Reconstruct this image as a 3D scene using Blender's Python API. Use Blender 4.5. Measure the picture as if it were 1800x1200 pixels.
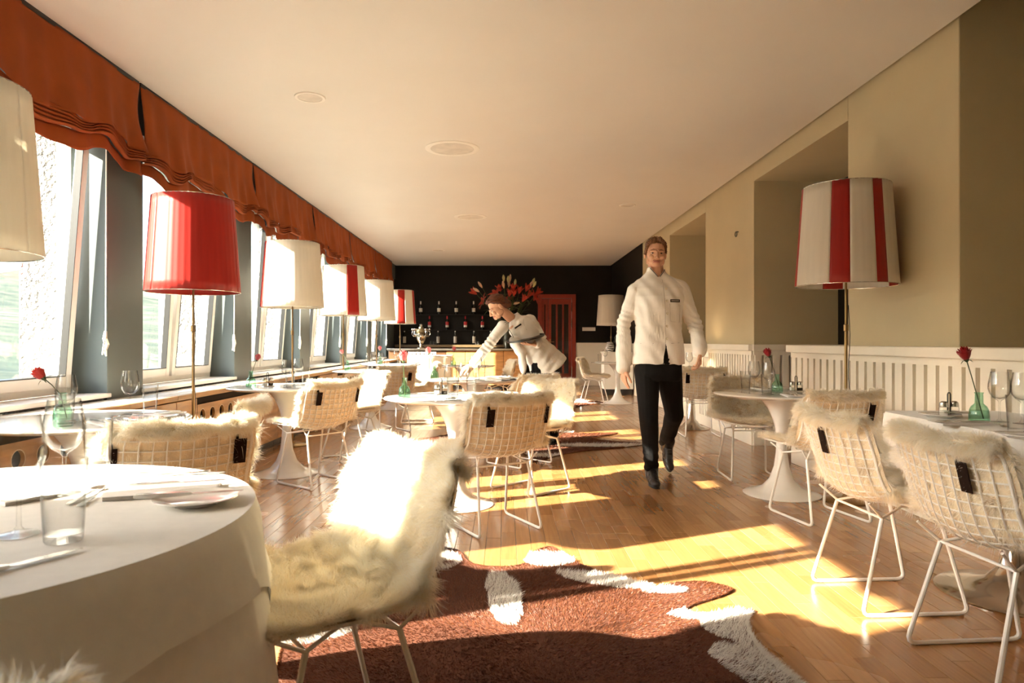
import bpy, math, random, bmesh
import numpy as np
from mathutils import Vector, Matrix, noise as mnoise

random.seed(11)
RNG = np.random.default_rng(11)
for _o in list(bpy.data.objects):
    bpy.data.objects.remove(_o)
SC = bpy.context.scene
COL = SC.collection

# ---------------------------------------------------------------- camera, world, sun, exposure
cam_data = bpy.data.cameras.new('camera')
cam_data.lens = 24.0
cam_data.sensor_width = 36.0
cam_data.sensor_fit = 'HORIZONTAL'
cam_data.shift_x = 13.0 / 1800.0
cam_data.clip_start = 0.02
cam_data.clip_end = 3000
cam_data.dof.use_dof = True
cam_data.dof.focus_distance = 5.2
cam_data.dof.aperture_fstop = 6.3
cam = bpy.data.objects.new('camera', cam_data)
COL.objects.link(cam)
cam.location = (0, 0, 1.10)
cam.rotation_euler = (math.pi / 2, 0, 0)
SC.camera = cam

SUN_TRAVEL = Vector((1.0, 0.43, -0.535)).normalized()
world = bpy.data.worlds.new('sky')
SC.world = world
world.use_nodes = True
wn = world.node_tree.nodes
wl = world.node_tree.links
wn.clear()
sky = wn.new('ShaderNodeTexSky')
sky.sky_type = 'NISHITA'
sky.sun_disc = False
sky.sun_elevation = math.asin(-SUN_TRAVEL.z)
sky.sun_rotation = math.atan2(-SUN_TRAVEL.x, -SUN_TRAVEL.y)
sky.dust_density = 2.5
sky.air_density = 1.0
bg = wn.new('ShaderNodeBackground')
bg.inputs['Strength'].default_value = 0.42
wo = wn.new('ShaderNodeOutputWorld')
wl.new(sky.outputs['Color'], bg.inputs['Color'])
wl.new(bg.outputs['Background'], wo.inputs['Surface'])

sun_data = bpy.data.lights.new('sun', 'SUN')
sun_data.energy = 19.0
sun_data.color = (1.0, 0.90, 0.74)
sun_data.angle = math.radians(0.6)
sun = bpy.data.objects.new('sun', sun_data)
COL.objects.link(sun)
sun.location = (-30, -13, 16)
sun.rotation_euler = SUN_TRAVEL.to_track_quat('-Z', 'Y').to_euler()

SC.view_settings.view_transform = 'Standard'
SC.view_settings.look = 'None'
SC.view_settings.exposure = 1.74
SC.view_settings.gamma = 1.0
SC.view_settings.use_curve_mapping = False
SC.cycles.max_bounces = 10
SC.cycles.diffuse_bounces = 6
SC.cycles.glossy_bounces = 5
SC.cycles.transmission_bounces = 8
SC.cycles.transparent_max_bounces = 24
SC.cycles.sample_clamp_indirect = 6.0
SC.cycles.blur_glossy = 0.6
SC.cycles.use_denoising = True

# ---------------------------------------------------------------- helpers
def flo(px, py, z=0.0):
    """point of the horizontal plane at height z that the picture shows at (px, py)"""
    d = 1200.0 * (1.10 - z) / (py - 600.0)
    return ((px - 887.0) * d / 1200.0, d, z)

def at(px, py, d):
    return ((px - 887.0) * d / 1200.0, d, 1.10 + (600.0 - py) * d / 1200.0)

class NT:
    def __init__(self, name):
        self.m = bpy.data.materials.new(name)
        self.m.use_nodes = True
        self.n = self.m.node_tree.nodes
        self.l = self.m.node_tree.links
        self.n.clear()
        self.out = self.n.new('ShaderNodeOutputMaterial')
    def node(self, t, **kw):
        x = self.n.new(t)
        for k, v in kw.items():
            setattr(x, k, v)
        return x
    def link(self, a, b):
        self.l.new(a, b)

def c4(c):
    return (c[0], c[1], c[2], 1.0)

MATS = {}
def mat(name, col, rough=0.6, metal=0.0, var=0.12, scale=8.0, bump=0.0, bscale=60.0, spec=0.5, stretch=None,
        sheen=0.0, coat=0.0, transl=0.0, coat_rough=0.1, bdist=0.01):
    """principled material whose colour is varied by a noise texture"""
    if name in MATS:
        return MATS[name]
    t = NT(name)
    p = t.node('ShaderNodeBsdfPrincipled')
    tc = t.node('ShaderNodeTexCoord')
    mp = t.node('ShaderNodeMapping')
    if stretch:
        mp.inputs['Scale'].default_value = stretch
    t.link(tc.outputs['Object'], mp.inputs['Vector'])
    nz = t.node('ShaderNodeTexNoise')
    nz.inputs['Scale'].default_value = scale
    nz.inputs['Detail'].default_value = 4.0
    t.link(mp.outputs['Vector'], nz.inputs['Vector'])
    rp = t.node('ShaderNodeValToRGB')
    rp.color_ramp.elements[0].position = 0.3
    rp.color_ramp.elements[1].position = 0.7
    rp.color_ramp.elements[0].color = c4([max(0, x * (1 - var)) for x in col])
    rp.color_ramp.elements[1].color = c4([min(1, x * (1 + var)) for x in col])
    t.link(nz.outputs['Fac'], rp.inputs['Fac'])
    t.link(rp.outputs['Color'], p.inputs['Base Color'])
    p.inputs['Roughness'].default_value = rough
    p.inputs['Metallic'].default_value = metal
    p.inputs['Specular IOR Level'].default_value = spec
    if sheen:
        p.inputs['Sheen Weight'].default_value = sheen
    if coat:
        p.inputs['Coat Weight'].default_value = coat
        p.inputs['Coat Roughness'].default_value = coat_rough
    if bump:
        n2 = t.node('ShaderNodeTexNoise')
        n2.inputs['Scale'].default_value = bscale
        n2.inputs['Detail'].default_value = 3.0
        t.link(mp.outputs['Vector'], n2.inputs['Vector'])
        b = t.node('ShaderNodeBump')
        b.inputs['Strength'].default_value = bump
        b.inputs['Distance'].default_value = bdist
        t.link(n2.outputs['Fac'], b.inputs['Height'])
        t.link(b.outputs['Normal'], p.inputs['Normal'])
    if transl:
        tr = t.node('ShaderNodeBsdfTranslucent')
        t.link(rp.outputs['Color'], tr.inputs['Color'])
        mx = t.node('ShaderNodeMixShader')
        mx.inputs['Fac'].default_value = transl
        t.link(p.outputs['BSDF'], mx.inputs[1])
        t.link(tr.outputs['BSDF'], mx.inputs[2])
        t.link(mx.outputs['Shader'], t.out.inputs['Surface'])
    else:
        t.link(p.outputs['BSDF'], t.out.inputs['Surface'])
    MATS[name] = t.m
    return t.m

def glass_mat(name, tint=(1, 1, 1), edge=(0.72, 0.75, 0.75), ior=1.45, rough=0.02, refl=1.0):
    """thin clear glass: see-through face on, greyer and more mirror-like towards the edge"""
    if name in MATS:
        return MATS[name]
    t = NT(name)
    tr = t.node('ShaderNodeBsdfTransparent')
    lw = t.node('ShaderNodeLayerWeight')
    lw.inputs['Blend'].default_value = 0.5
    lp = t.node('ShaderNodeMath', operation='POWER')
    lp.inputs[1].default_value = 2.5
    t.link(lw.outputs['Facing'], lp.inputs[0])
    mixc = t.node('ShaderNodeMix', data_type='RGBA')
    mixc.inputs[6].default_value = c4(tint)
    mixc.inputs[7].default_value = c4(edge)
    t.link(lp.outputs[0], mixc.inputs[0])
    t.link(mixc.outputs[2], tr.inputs['Color'])
    gl = t.node('ShaderNodeBsdfGlossy')
    gl.inputs['Roughness'].default_value = rough
    l2 = t.node('ShaderNodeLayerWeight')
    l2.inputs['Blend'].default_value = 0.5
    pw_ = t.node('ShaderNodeMath', operation='POWER')
    pw_.inputs[1].default_value = 4.0
    t.link(l2.outputs['Facing'], pw_.inputs[0])
    ml = t.node('ShaderNodeMath', operation='MULTIPLY_ADD')
    ml.inputs[1].default_value = 0.55 * refl
    ml.inputs[2].default_value = 0.035 * refl
    t.link(pw_.outputs[0], ml.inputs[0])
    mx = t.node('ShaderNodeMixShader')
    t.link(ml.outputs[0], mx.inputs['Fac'])
    t.link(tr.outputs['BSDF'], mx.inputs[1])
    t.link(gl.outputs['BSDF'], mx.inputs[2])
    t.link(mx.outputs['Shader'], t.out.inputs['Surface'])
    MATS[name] = t.m
    return t.m

def attr_mat(name, attr='tint', rough=0.8, transl=0.0, sheen=0.0, spec=0.3):
    """colour of each hair comes from the mesh attribute: the coat's own markings"""
    if name in MATS:
        return MATS[name]
    t = NT(name)
    a = t.node('ShaderNodeAttribute', attribute_name=attr)
    p = t.node('ShaderNodeBsdfPrincipled')
    p.inputs['Roughness'].default_value = rough
    p.inputs['Specular IOR Level'].default_value = spec
    p.inputs['Sheen Weight'].default_value = sheen
    t.link(a.outputs['Color'], p.inputs['Base Color'])
    if transl:
        tr = t.node('ShaderNodeBsdfTranslucent')
        t.link(a.outputs['Color'], tr.inputs['Color'])
        mx = t.node('ShaderNodeMixShader')
        mx.inputs['Fac'].default_value = transl
        t.link(p.outputs['BSDF'], mx.inputs[1])
        t.link(tr.outputs['BSDF'], mx.inputs[2])
        t.link(mx.outputs['Shader'], t.out.inputs['Surface'])
    else:
        t.link(p.outputs['BSDF'], t.out.inputs['Surface'])
    MATS[name] = t.m
    return t.m

class MB:
    """collects shapes and links them as one mesh object"""
    def __init__(self):
        self.v = []; self.f = []; self.m = []
    def add(self, vs, fs, mi=0):
        o = len(self.v)
        self.v.extend([tuple(map(float, p)) for p in vs])
        for f in fs:
            self.f.append(tuple(i + o for i in f))
            self.m.append(mi)
        return self
    def box(self, x0, x1, y0, y1, z0, z1, mi=0, M=None):
        vs = [(x, y, z) for z in (z0, z1) for y in (y0, y1) for x in (x0, x1)]
        if M is not None:
            vs = [tuple(M @ Vector(p)) for p in vs]
        return self.add(vs, [(0, 2, 3, 1), (4, 5, 7, 6), (0, 1, 5, 4), (2, 6, 7, 3), (0, 4, 6, 2), (1, 3, 7, 5)], mi)
    def tube(self, pts, r, n=8, closed=False, cap=True, mi=0):
        P = [Vector(p) for p in pts]
        k = len(P)
        R = [r] * k if not hasattr(r, '__len__') else list(r)
        T = []
        for i in range(k):
            a = P[(i - 1) % k] if (closed or i > 0) else P[i]
            b = P[(i + 1) % k] if (closed or i < k - 1) else P[i]
            d = b - a
            T.append(d.normalized() if d.length > 1e-9 else Vector((0, 0, 1)))
        up = Vector((0, 0, 1)) if abs(T[0].z) < 0.9 else Vector((1, 0, 0))
        nrm = (up - T[0] * up.dot(T[0])).normalized()
        vs = []
        for i in range(k):
            nrm = nrm - T[i] * nrm.dot(T[i])
            if nrm.length < 1e-6:
                nrm = T[i].orthogonal()
            nrm.normalize()
            bi = T[i].cross(nrm)
            for j in range(n):
                a = 2 * math.pi * j / n
                vs.append(P[i] + (nrm * math.cos(a) + bi * math.sin(a)) * R[i])
        fs = []
        for i in range(k if closed else k - 1):
            i2 = (i + 1) % k
            for j in range(n):
                j2 = (j + 1) % n
                fs.append((i * n + j, i * n + j2, i2 * n + j2, i2 * n + j))
        if cap and not closed:
            fs.append(tuple(reversed(range(n))))
            fs.append(tuple((k - 1) * n + j for j in range(n)))
        return self.add(vs, fs, mi)
    def lathe(self, prof, n=32, c=(0, 0, 0), mi=0, sx=1.0, sy=1.0):
        vs = []; fs = []
        k = len(prof)
        idx = []
        for (r, z) in prof:
            if r < 1e-6:
                idx.append([len(vs)])
                vs.append((c[0], c[1], c[2] + z))
            else:
                idx.append(list(range(len(vs), len(vs) + n)))
                for j in range(n):
                    a = 2 * math.pi * j / n
                    vs.append((c[0] + r * sx * math.cos(a), c[1] + r * sy * math.sin(a), c[2] + z))
        for i in range(k - 1):
            A, B = idx[i], idx[i + 1]
            for j in range(n):
                j2 = (j + 1) % n
                if len(A) == 1 and len(B) == 1:
                    continue
                if len(A) == 1:
                    fs.append((A[0], B[j2], B[j]))
                elif len(B) == 1:
                    fs.append((A[j], A[j2], B[0]))
                else:
                    fs.append((A[j], A[j2], B[j2], B[j]))
        return self.add(vs, fs, mi)
    def grid(self, fn, nu, nv, wrap_u=False, mi=0):
        vs = []
        cu = nu if wrap_u else nu + 1
        for j in range(nv + 1):
            for i in range(cu):
                vs.append(fn(i / nu, j / nv))
        fs = []
        for j in range(nv):
            for i in range(nu):
                i2 = (i + 1) % cu if wrap_u else i + 1
                fs.append((j * cu + i, j * cu + i2, (j + 1) * cu + i2, (j + 1) * cu + i))
        return self.add(vs, fs, mi)
    def prism(self, poly, z0, z1, mi=0):
        n = len(poly)
        vs = [(p[0], p[1], z0) for p in poly] + [(p[0], p[1], z1) for p in poly]
        fs = [tuple(reversed(range(n))), tuple(range(n, 2 * n))]
        fs += [(i, (i + 1) % n, n + (i + 1) % n, n + i) for i in range(n)]
        return self.add(vs, fs, mi)
    def mesh(self, name, mats, smooth=True, angle=40):
        me = bpy.data.meshes.new(name)
        me.from_pydata(self.v, [], self.f)
        if not isinstance(mats, (list, tuple)):
            mats = [mats]
        for m in mats:
            me.materials.append(m)
        if len(mats) > 1:
            me.polygons.foreach_set('material_index', self.m)
        me.validate()
        me.update()
        if smooth:
            me.polygons.foreach_set('use_smooth', [True] * len(me.polygons))
            try:
                me.set_sharp_from_angle(angle=math.radians(angle))
            except Exception:
                pass
        return me
    def build(self, name, mats, parent=None, smooth=True, loc=None, bevel=0.0, angle=40, solid=0.0, seg=2):
        o = link(name, self.mesh(name, mats, smooth, angle), parent)
        if loc is not None:
            o.location = loc
        if solid:
            md = o.modifiers.new('thickness', 'SOLIDIFY'); md.thickness = solid; md.offset = 0
        if bevel:
            md = o.modifiers.new('edges', 'BEVEL'); md.width = bevel; md.segments = seg
            md.limit_method = 'ANGLE'; md.angle_limit = math.radians(40)
        return o

def link(name, me, parent=None):
    o = bpy.data.objects.new(name, me)
    COL.objects.link(o)
    if parent is not None:
        o.parent = parent
    return o

def tag(o, label=None, cat=None, group=None, kind=None):
    if label: o['label'] = label
    if cat: o['category'] = cat
    if group: o['group'] = group
    if kind: o['kind'] = kind
    return o

def thing(name, label, cat, loc=(0, 0, 0), rz=0.0, group=None):
    o = bpy.data.objects.new(name, None)
    COL.objects.link(o)
    o.empty_display_size = 0.1
    o.location = loc
    o.rotation_euler = (0, 0, rz)
    return tag(o, label, cat, group)

def struct(name, label, loc=(0, 0, 0)):
    o = bpy.data.objects.new(name, None)
    COL.objects.link(o)
    o.location = loc
    return tag(o, label, None, None, 'structure')

def copy_tree(o, parent=None):
    c = o.copy()
    COL.objects.link(c)
    c.parent = parent
    for ch in list(o.children):
        copy_tree(ch, c)
    return c

def face_dir(dx, dy):
    """z rotation that turns local +Y to (dx, dy)"""
    return math.atan2(dy, dx) - math.pi / 2

def np_mesh(name, V, F_loops, F_sizes, mats, attr=None, smooth=False):
    """fast mesh from numpy: V (n,3), flat loop indices, loop counts"""
    me = bpy.data.meshes.new(name)
    me.vertices.add(len(V))
    me.vertices.foreach_set('co', np.ascontiguousarray(V, dtype=np.float32).ravel())
    me.loops.add(len(F_loops))
    me.loops.foreach_set('vertex_index', np.ascontiguousarray(F_loops, dtype=np.int32))
    me.polygons.add(len(F_sizes))
    starts = np.concatenate([[0], np.cumsum(F_sizes)[:-1]]).astype(np.int32)
    me.polygons.foreach_set('loop_start', starts)
    try:
        me.polygons.foreach_set('loop_total', np.asarray(F_sizes, dtype=np.int32))
    except Exception:
        pass
    for m in (mats if isinstance(mats, (list, tuple)) else [mats]):
        me.materials.append(m)
    me.update(calc_edges=True)
    if attr is not None:
        ca = me.color_attributes.new('tint', 'FLOAT_COLOR', 'POINT')
        ca.data.foreach_set('color', np.ascontiguousarray(attr, dtype=np.float32).ravel())
    me.polygons.foreach_set('use_smooth', np.full(len(F_sizes), bool(smooth)))
    return me

def norm_rows(a):
    return a / np.maximum(np.linalg.norm(a, axis=1, keepdims=True), 1e-9)

def strands(roots, dirs, lens, w0, bend=None, rng=RNG):
    """tapered hair blades: 5 points, one quad and one triangle each"""
    n = len(roots)
    d = norm_rows(dirs)
    if bend is None:
        bend = np.zeros_like(d)
    rnd = norm_rows(rng.normal(size=(n, 3)))
    side = norm_rows(np.cross(d, rnd))
    mid = roots + d * (lens * 0.5)[:, None]
    tip = roots + norm_rows(d + bend) * lens[:, None]
    w = w0 if hasattr(w0, '__len__') else np.full(n, w0)
    a = roots - side * w[:, None]; b = roots + side * w[:, None]
    c_ = mid + side * (w * 0.8)[:, None]; e = mid - side * (w * 0.8)[:, None]
    V = np.stack([a, b, c_, e, tip], axis=1).reshape(-1, 3)
    base = (np.arange(n) * 5)[:, None]
    L = (base + np.array([[0, 1, 2, 3, 3, 2, 4]])).ravel()
    S = np.tile([4, 3], n)
    return V, L, S

# ---------------------------------------------------------------- palette
M_CEIL = mat('ceiling_paint', (0.70, 0.675, 0.63), 0.5, var=0.02, scale=1.5)
M_BEIGE = mat('beige_wall_paint', (0.55, 0.465, 0.285), 0.55, var=0.04, scale=2.0)
M_GREY = mat('grey_green_paint', (0.095, 0.12, 0.12), 0.42, var=0.05, scale=2.0)
M_DARK = mat('black_brown_paint', (0.006, 0.0042, 0.0025), 0.6, var=0.15, scale=2.0, spec=0.25)
M_WHITE = mat('white_paint', (0.80, 0.775, 0.715), 0.4, var=0.03, scale=3.0)
M_FRAME = mat('white_plastic_frame', (0.82, 0.81, 0.78), 0.3, var=0.02, scale=3.0)
M_PANEL = mat('cream_panel_paint', (0.80, 0.745, 0.63), 0.38, var=0.04, scale=3.0)
M_OAK = mat('oak_veneer', (0.50, 0.26, 0.095), 0.4, var=0.28, scale=3.0, stretch=(1.0, 1.0, 9.0), coat=0.2)
M_OAKH = mat('oak_edge', (0.50, 0.27, 0.10), 0.4, var=0.25, scale=3.0, stretch=(6.0, 0.8, 6.0), coat=0.2)
M_ROUGH = mat('roughcast_render', (0.27, 0.26, 0.25), 0.95, var=0.45, scale=45.0, bump=1.0, bscale=30.0, bdist=0.05, spec=0.1)
M_PANE = glass_mat('window_glass', (0.97, 0.985, 0.98), (0.90, 0.95, 0.94), 1.5, 0.0, 0.9)
M_WIRE = mat('white_wire_enamel', (0.80, 0.775, 0.72), 0.3, var=0.02, coat=0.3)
M_TULIP = mat('white_lacquer', (0.80, 0.775, 0.73), 0.16, var=0.02, scale=3.0, coat=0.5)
M_CHROME = mat('polished_steel', (0.62, 0.58, 0.52), 0.12, 1.0, var=0.03)
M_STEEL = mat('brushed_steel', (0.60, 0.58, 0.54), 0.25, 1.0, var=0.05)
M_BRASS = mat('aged_brass', (0.34, 0.22, 0.10), 0.35, 1.0, var=0.1)
M_GLASS = glass_mat('drinking_glass', (0.98, 0.98, 0.975), (0.42, 0.42, 0.40), 1.5, 0.01)
M_GREEN = glass_mat('green_glass', (0.80, 0.93, 0.86), (0.45, 0.72, 0.60), 1.5, 0.02)
M_LINEN = mat('white_linen', (0.80, 0.775, 0.72), 0.85, var=0.03, scale=30.0, bump=0.06, bscale=300.0, sheen=0.2, transl=0.12)
M_NAPKIN = mat('napkin_cotton', (0.83, 0.80, 0.76), 0.85, var=0.03, scale=20.0, bump=0.05, bscale=250.0)
M_CHINA = mat('white_china', (0.82, 0.80, 0.76), 0.15, var=0.02, coat=0.5)
M_BLIND = mat('rust_orange_fabric', (0.34, 0.066, 0.006), 0.85, var=0.12, scale=5.0, bump=0.05, bscale=200.0, transl=0.22)
M_RED = mat('red_shade_fabric', (0.42, 0.013, 0.006), 0.45, var=0.10, scale=6.0, stretch=(5, 5, .3), transl=0.3, sheen=0.1)
M_CREAM = mat('cream_shade_fabric', (0.80, 0.755, 0.66), 0.6, var=0.03, scale=6.0, stretch=(5, 5, .3), transl=0.3)
M_BLACKM = mat('black_metal', (0.012, 0.011, 0.010), 0.4, var=0.1)
M_LEATHER = mat('dark_leather', (0.012, 0.005, 0.003), 0.8, var=0.2, scale=30.0, bump=0.1, spec=0.1)
M_CORD = mat('white_cord', (0.78, 0.76, 0.70), 0.7, var=0.03)
# ================================================================ the room
CEIL = 3.0
BACK = 17.1
PITCH = 2.24
PIER = [(4.76 + PITCH * k, 5.23 + PITCH * k) for k in range(-2, 6)]
PIER[0] = (0.02, 0.50)     # near and far edge of each window pier
XP = -2.77      # room face of the piers
XF = -3.02      # room face of the window frames

# ---- hills outside
def hill_mat():
    t = NT('haze_tinted_hillside')  # distance haze is mixed into these greyed greens
    p = t.node('ShaderNodeBsdfPrincipled')
    p.inputs['Roughness'].default_value = 1.0
    p.inputs['Specular IOR Level'].default_value = 0.0
    tc = t.node('ShaderNodeTexCoord')
    n1 = t.node('ShaderNodeTexNoise'); n1.inputs['Scale'].default_value = 0.035; n1.inputs['Detail'].default_value = 8
    n1.inputs['Roughness'].default_value = 0.7
    t.link(tc.outputs['Object'], n1.inputs['Vector'])
    r = t.node('ShaderNodeValToRGB')
    e = r.color_ramp.elements
    e[0].position = 0.36; e[0].color = (0.060, 0.078, 0.070, 1)
    e[1].position = 0.66; e[1].color = (0.16, 0.165, 0.125, 1)
    e2 = r.color_ramp.elements.new(0.52); e2.color = (0.10, 0.115, 0.090, 1)
    t.link(n1.outputs['Fac'], r.inputs['Fac'])
    t.link(r.outputs['Color'], p.inputs['Base Color'])
    t.link(p.outputs['BSDF'], t.out.inputs['Surface'])
    return t.m
def hill_pt(u, v):
    y = -500 + 1800 * u
    x = -25 - 700 * v ** 1.5
    h = -14 + 135 * v ** 1.25 * (0.75 + 0.25 * math.sin(u * 7 + 1.0)) + 10 * mnoise.noise((y * .01, x * .01, 3)) * v
    return (x, y, h)
hill = MB().grid(hill_pt, 70, 40).build('hill', hill_mat())
tag(hill, 'pale green wooded hillside, haze in its colour, seen through the windows', None, None, 'structure')

# ---- floor with parquet strips
floor_root = struct('floor', 'glossy oak strip parquet floor running the length of the dining room')
MB().box(-3.4, 4.4, -3.0, BACK + 0.1, -0.2, -0.0125).build('subfloor', mat('dark_joint', (0.05, 0.022, 0.007), 0.8), floor_root)
def plank_mat():
    t = NT('oak_parquet')
    p = t.node('ShaderNodeBsdfPrincipled')
    geo = t.node('ShaderNodeNewGeometry')
    oi = t.node('ShaderNodeObjectInfo')
    ad = t.node('ShaderNodeMath', operation='ADD'); t.link(geo.outputs['Random Per Island'], ad.inputs[0]); t.link(oi.outputs['Random'], ad.inputs[1])
    fr = t.node('ShaderNodeMath', operation='FRACT'); t.link(ad.outputs[0], fr.inputs[0])
    rp = t.node('ShaderNodeValToRGB')
    e = rp.color_ramp.elements
    e[0].position = 0; e[0].color = (0.33, 0.150, 0.048, 1)
    e[1].position = 1; e[1].color = (0.47, 0.245, 0.098, 1)
    m = rp.color_ramp.elements.new(0.55); m.color = (0.40, 0.195, 0.070, 1)
    t.link(fr.outputs[0], rp.inputs['Fac'])
    mp = t.node('ShaderNodeMapping'); mp.inputs['Scale'].default_value = (38, 2.2, 1)
    t.link(geo.outputs['Position'], mp.inputs['Vector'])
    nz = t.node('ShaderNodeTexNoise'); nz.inputs['Scale'].default_value = 1.6; nz.inputs['Detail'].default_value = 5
    t.link(mp.outputs['Vector'], nz.inputs['Vector'])
    mx = t.node('ShaderNodeMix', data_type='RGBA', blend_type='MULTIPLY')
    mx.inputs[0].default_value = 0.35
    t.link(rp.outputs['Color'], mx.inputs[6])
    r2 = t.node('ShaderNodeValToRGB'); r2.color_ramp.elements[0].position = 0.3; r2.color_ramp.elements[0].color = (0.45, 0.4, 0.36, 1); r2.color_ramp.elements[1].position = 0.65
    t.link(nz.outputs['Fac'], r2.inputs['Fac'])
    t.link(r2.outputs['Color'], mx.inputs[7])
    t.link(mx.outputs[2], p.inputs['Base Color'])
    n3 = t.node('ShaderNodeTexNoise'); n3.inputs['Scale'].default_value = 1.4; n3.inputs['Detail'].default_value = 2
    t.link(geo.outputs['Position'], n3.inputs['Vector'])
    mr = t.node('ShaderNodeMapRange'); mr.inputs[1].default_value = 0.3; mr.inputs[2].default_value = 0.7; mr.inputs[3].default_value = 0.17; mr.inputs[4].default_value = 0.30
    t.link(n3.outputs['Fac'], mr.inputs[0])
    t.link(mr.outputs[0], p.inputs['Roughness'])
    p.inputs['Coat Weight'].default_value = 0.35
    p.inputs['Coat Roughness'].default_value = 0.18
    t.link(p.outputs['BSDF'], t.out.inputs['Surface'])
    return t.m
M_PLANK = plank_mat()
PW, PL = 0.082, 0.49
def plank_mesh():
    b = MB()
    g, e = 0.0007, 0.0012
    x, y = PW / 2 - g, PL / 2 - g
    vs = [(-x, -y, -0.012), (x, -y, -0.012), (x, y, -0.012), (-x, y, -0.012),
          (-x, -y, -e), (x, -y, -e), (x, y, -e), (-x, y, -e),
          (-x + e, -y + e, 0), (x - e, -y + e, 0), (x - e, y - e, 0), (-x + e, y - e, 0)]
    fs = [(0, 1, 5, 4), (1, 2, 6, 5), (2, 3, 7, 6), (3, 0, 4, 7), (4, 5, 9, 8), (5, 6, 10, 9), (6, 7, 11, 10), (7, 4, 8, 11), (8, 9, 10, 11)]
    b.add(vs, fs)
    return b
_pm = plank_mesh()
plank_me = _pm.mesh('plank', M_PLANK, smooth=False)
cells = []
ix = 0
xx = -3.3
while xx < 4.2:
    off = [0.0, 0.245, 0.12, 0.37][ix % 4] + RNG.uniform(-.03, .03)
    yy = -2.9 + off - PL
    while yy < BACK:
        cells.append((xx + PW / 2, yy + PL / 2))
        yy += PL
    xx += PW
    ix += 1
RUG_A = [(470, 1230), (490, 1180), (505, 1130), (545, 1100), (600, 1085), (660, 1040), (720, 1010), (748, 985), (775, 966), (808, 972), (828, 992), (880, 999), (925, 993), (942, 972), (972, 964),
         (1000, 985), (1050, 1006), (1140, 1034), (1190, 1026), (1240, 1026), (1283, 1037), (1268, 1048), (1215, 1064), (1196, 1078), (1230, 1086), (1318, 1074), (1312, 1100), (1338, 1150), (1398, 1200), (1470, 1270), (1500, 1400), (1300, 1480), (900, 1500), (600, 1420)]
RUG_A = [flo(*p)[:2] for p in RUG_A]
def in_poly(x, y, poly):
    c = False
    n = len(poly)
    for i in range(n):
        x1, y1 = poly[i]; x2, y2 = poly[(i + 1) % n]
        if (y1 > y) != (y2 > y) and x < (x2 - x1) * (y - y1) / (y2 - y1) + x1:
            c = not c
    return c
def plank_score(c):
    x, y = c
    if y < 2.0: return 0
    px = 887 + 1200 * x / y; py = 600 + 1320 / y
    if not (470 < px < 1830 and py < 1215): return 0
    if in_poly(x, y, RUG_A): return 0
    if px < 800 and py > 960: return 0
    return 1.0 / y ** 3
order = sorted(range(len(cells)), key=lambda i: -plank_score(cells[i]))
single = set(order[:300])
for i in order[:300]:
    o = link('plank', plank_me, floor_root)
    o.location = (cells[i][0], cells[i][1], 0)
rest = [c for i, c in enumerate(cells) if i not in single]
pv = np.array(_pm.v); pf = np.array([i for f in _pm.f for i in f])
V = (pv[None] + np.array([[c[0], c[1], 0] for c in rest])[:, None]).reshape(-1, 3)
L = (pf[None] + (np.arange(len(rest)) * len(pv))[:, None]).ravel()
po = link('parquet_strips', np_mesh('parquet_strips', V, L, np.full(len(rest) * len(_pm.f), 4), M_PLANK), floor_root)
po['kind'] = 'stuff'

# ---- ceiling
ceil = struct('ceiling', 'smooth pale ceiling with a narrow shadow gap along its edges')
MB().box(-2.72, 2.655, -1.5, BACK, CEIL, CEIL + 0.06).build('ceiling_panel', M_CEIL, ceil)
MB().box(-3.4, 4.4, -3.2, BACK + 0.2, CEIL + 0.30, CEIL + 0.42).build('slab', mat('shadow_gap_paint', (0.05, 0.04, 0.03), 0.8), ceil)

def ceiling_disc(px, py, r, label, recessed):
    d = 1200.0 * (CEIL - 1.10) / (600.0 - py)
    x = (px - 887) * d / 1200.0
    t = thing('ceiling_light', label, 'ceiling light', (x, d, CEIL))
    MB().lathe([(r * .80, 0.004), (r * .82, -0.006), (r, -0.008), (r * 1.03, -0.004), (r * 1.03, 0.004)], 40).build('trim_ring', M_WHITE, t)
    MB().lathe([(0, -0.002), (r * .82, -0.004), (r * .82, 0.004), (0, .004)], 40).build('diffuser', mat('diffuser_plastic', (0.62, 0.58, 0.52) if recessed else (0.78, .74, .67), 0.5), t)
ceiling_disc(545, 171, 0.115, 'small round recessed ceiling light nearest the orange blinds', True)
ceiling_disc(795, 261, 0.26, 'large flush round ceiling disc above the middle tables, nearest of its kind', False)
ceiling_disc(827, 381, 0.24, 'large flush round ceiling disc further back towards the bar', False)
ceiling_disc(1103, 361, 0.11, 'small round recessed ceiling light near the beige pillars', True)
ceiling_disc(770, 440, 0.13, 'small round ceiling light furthest back above the bar', True)

# ---- left wall: piers, lintel, outer render
wl_ = struct('wall_left', 'window wall with grey green piers between the casement windows')
for (a, b) in PIER:
    MB().box(XF - 0.06, XP, a, b, 0.0, CEIL + 0.3).build('pier', M_GREY, wl_, bevel=0.004)
    MB().box(-3.36, XF - 0.06, a - 0.05, b + 0.05, -1.0, CEIL + 0.3).build('roughcast_pier', M_ROUGH, wl_, bevel=0.02)
MB().box(-3.36, -2.74, -1.5, BACK, 2.66, CEIL + 0.3).build('lintel', M_GREY, wl_)
MB().box(-3.36, XP - 0.02, -1.5, BACK, -1.0, 0.70).build('parapet', M_ROUGH, wl_)
MB().box(-3.36, XP, -1.5, PIER[0][0], 0.0, CEIL + .3).build('end_pier', M_GREY, wl_)
MB().box(-3.36, XP, PIER[-1][1], BACK, 0.0, CEIL + .3).build('end_pier', M_GREY, wl_)

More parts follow.
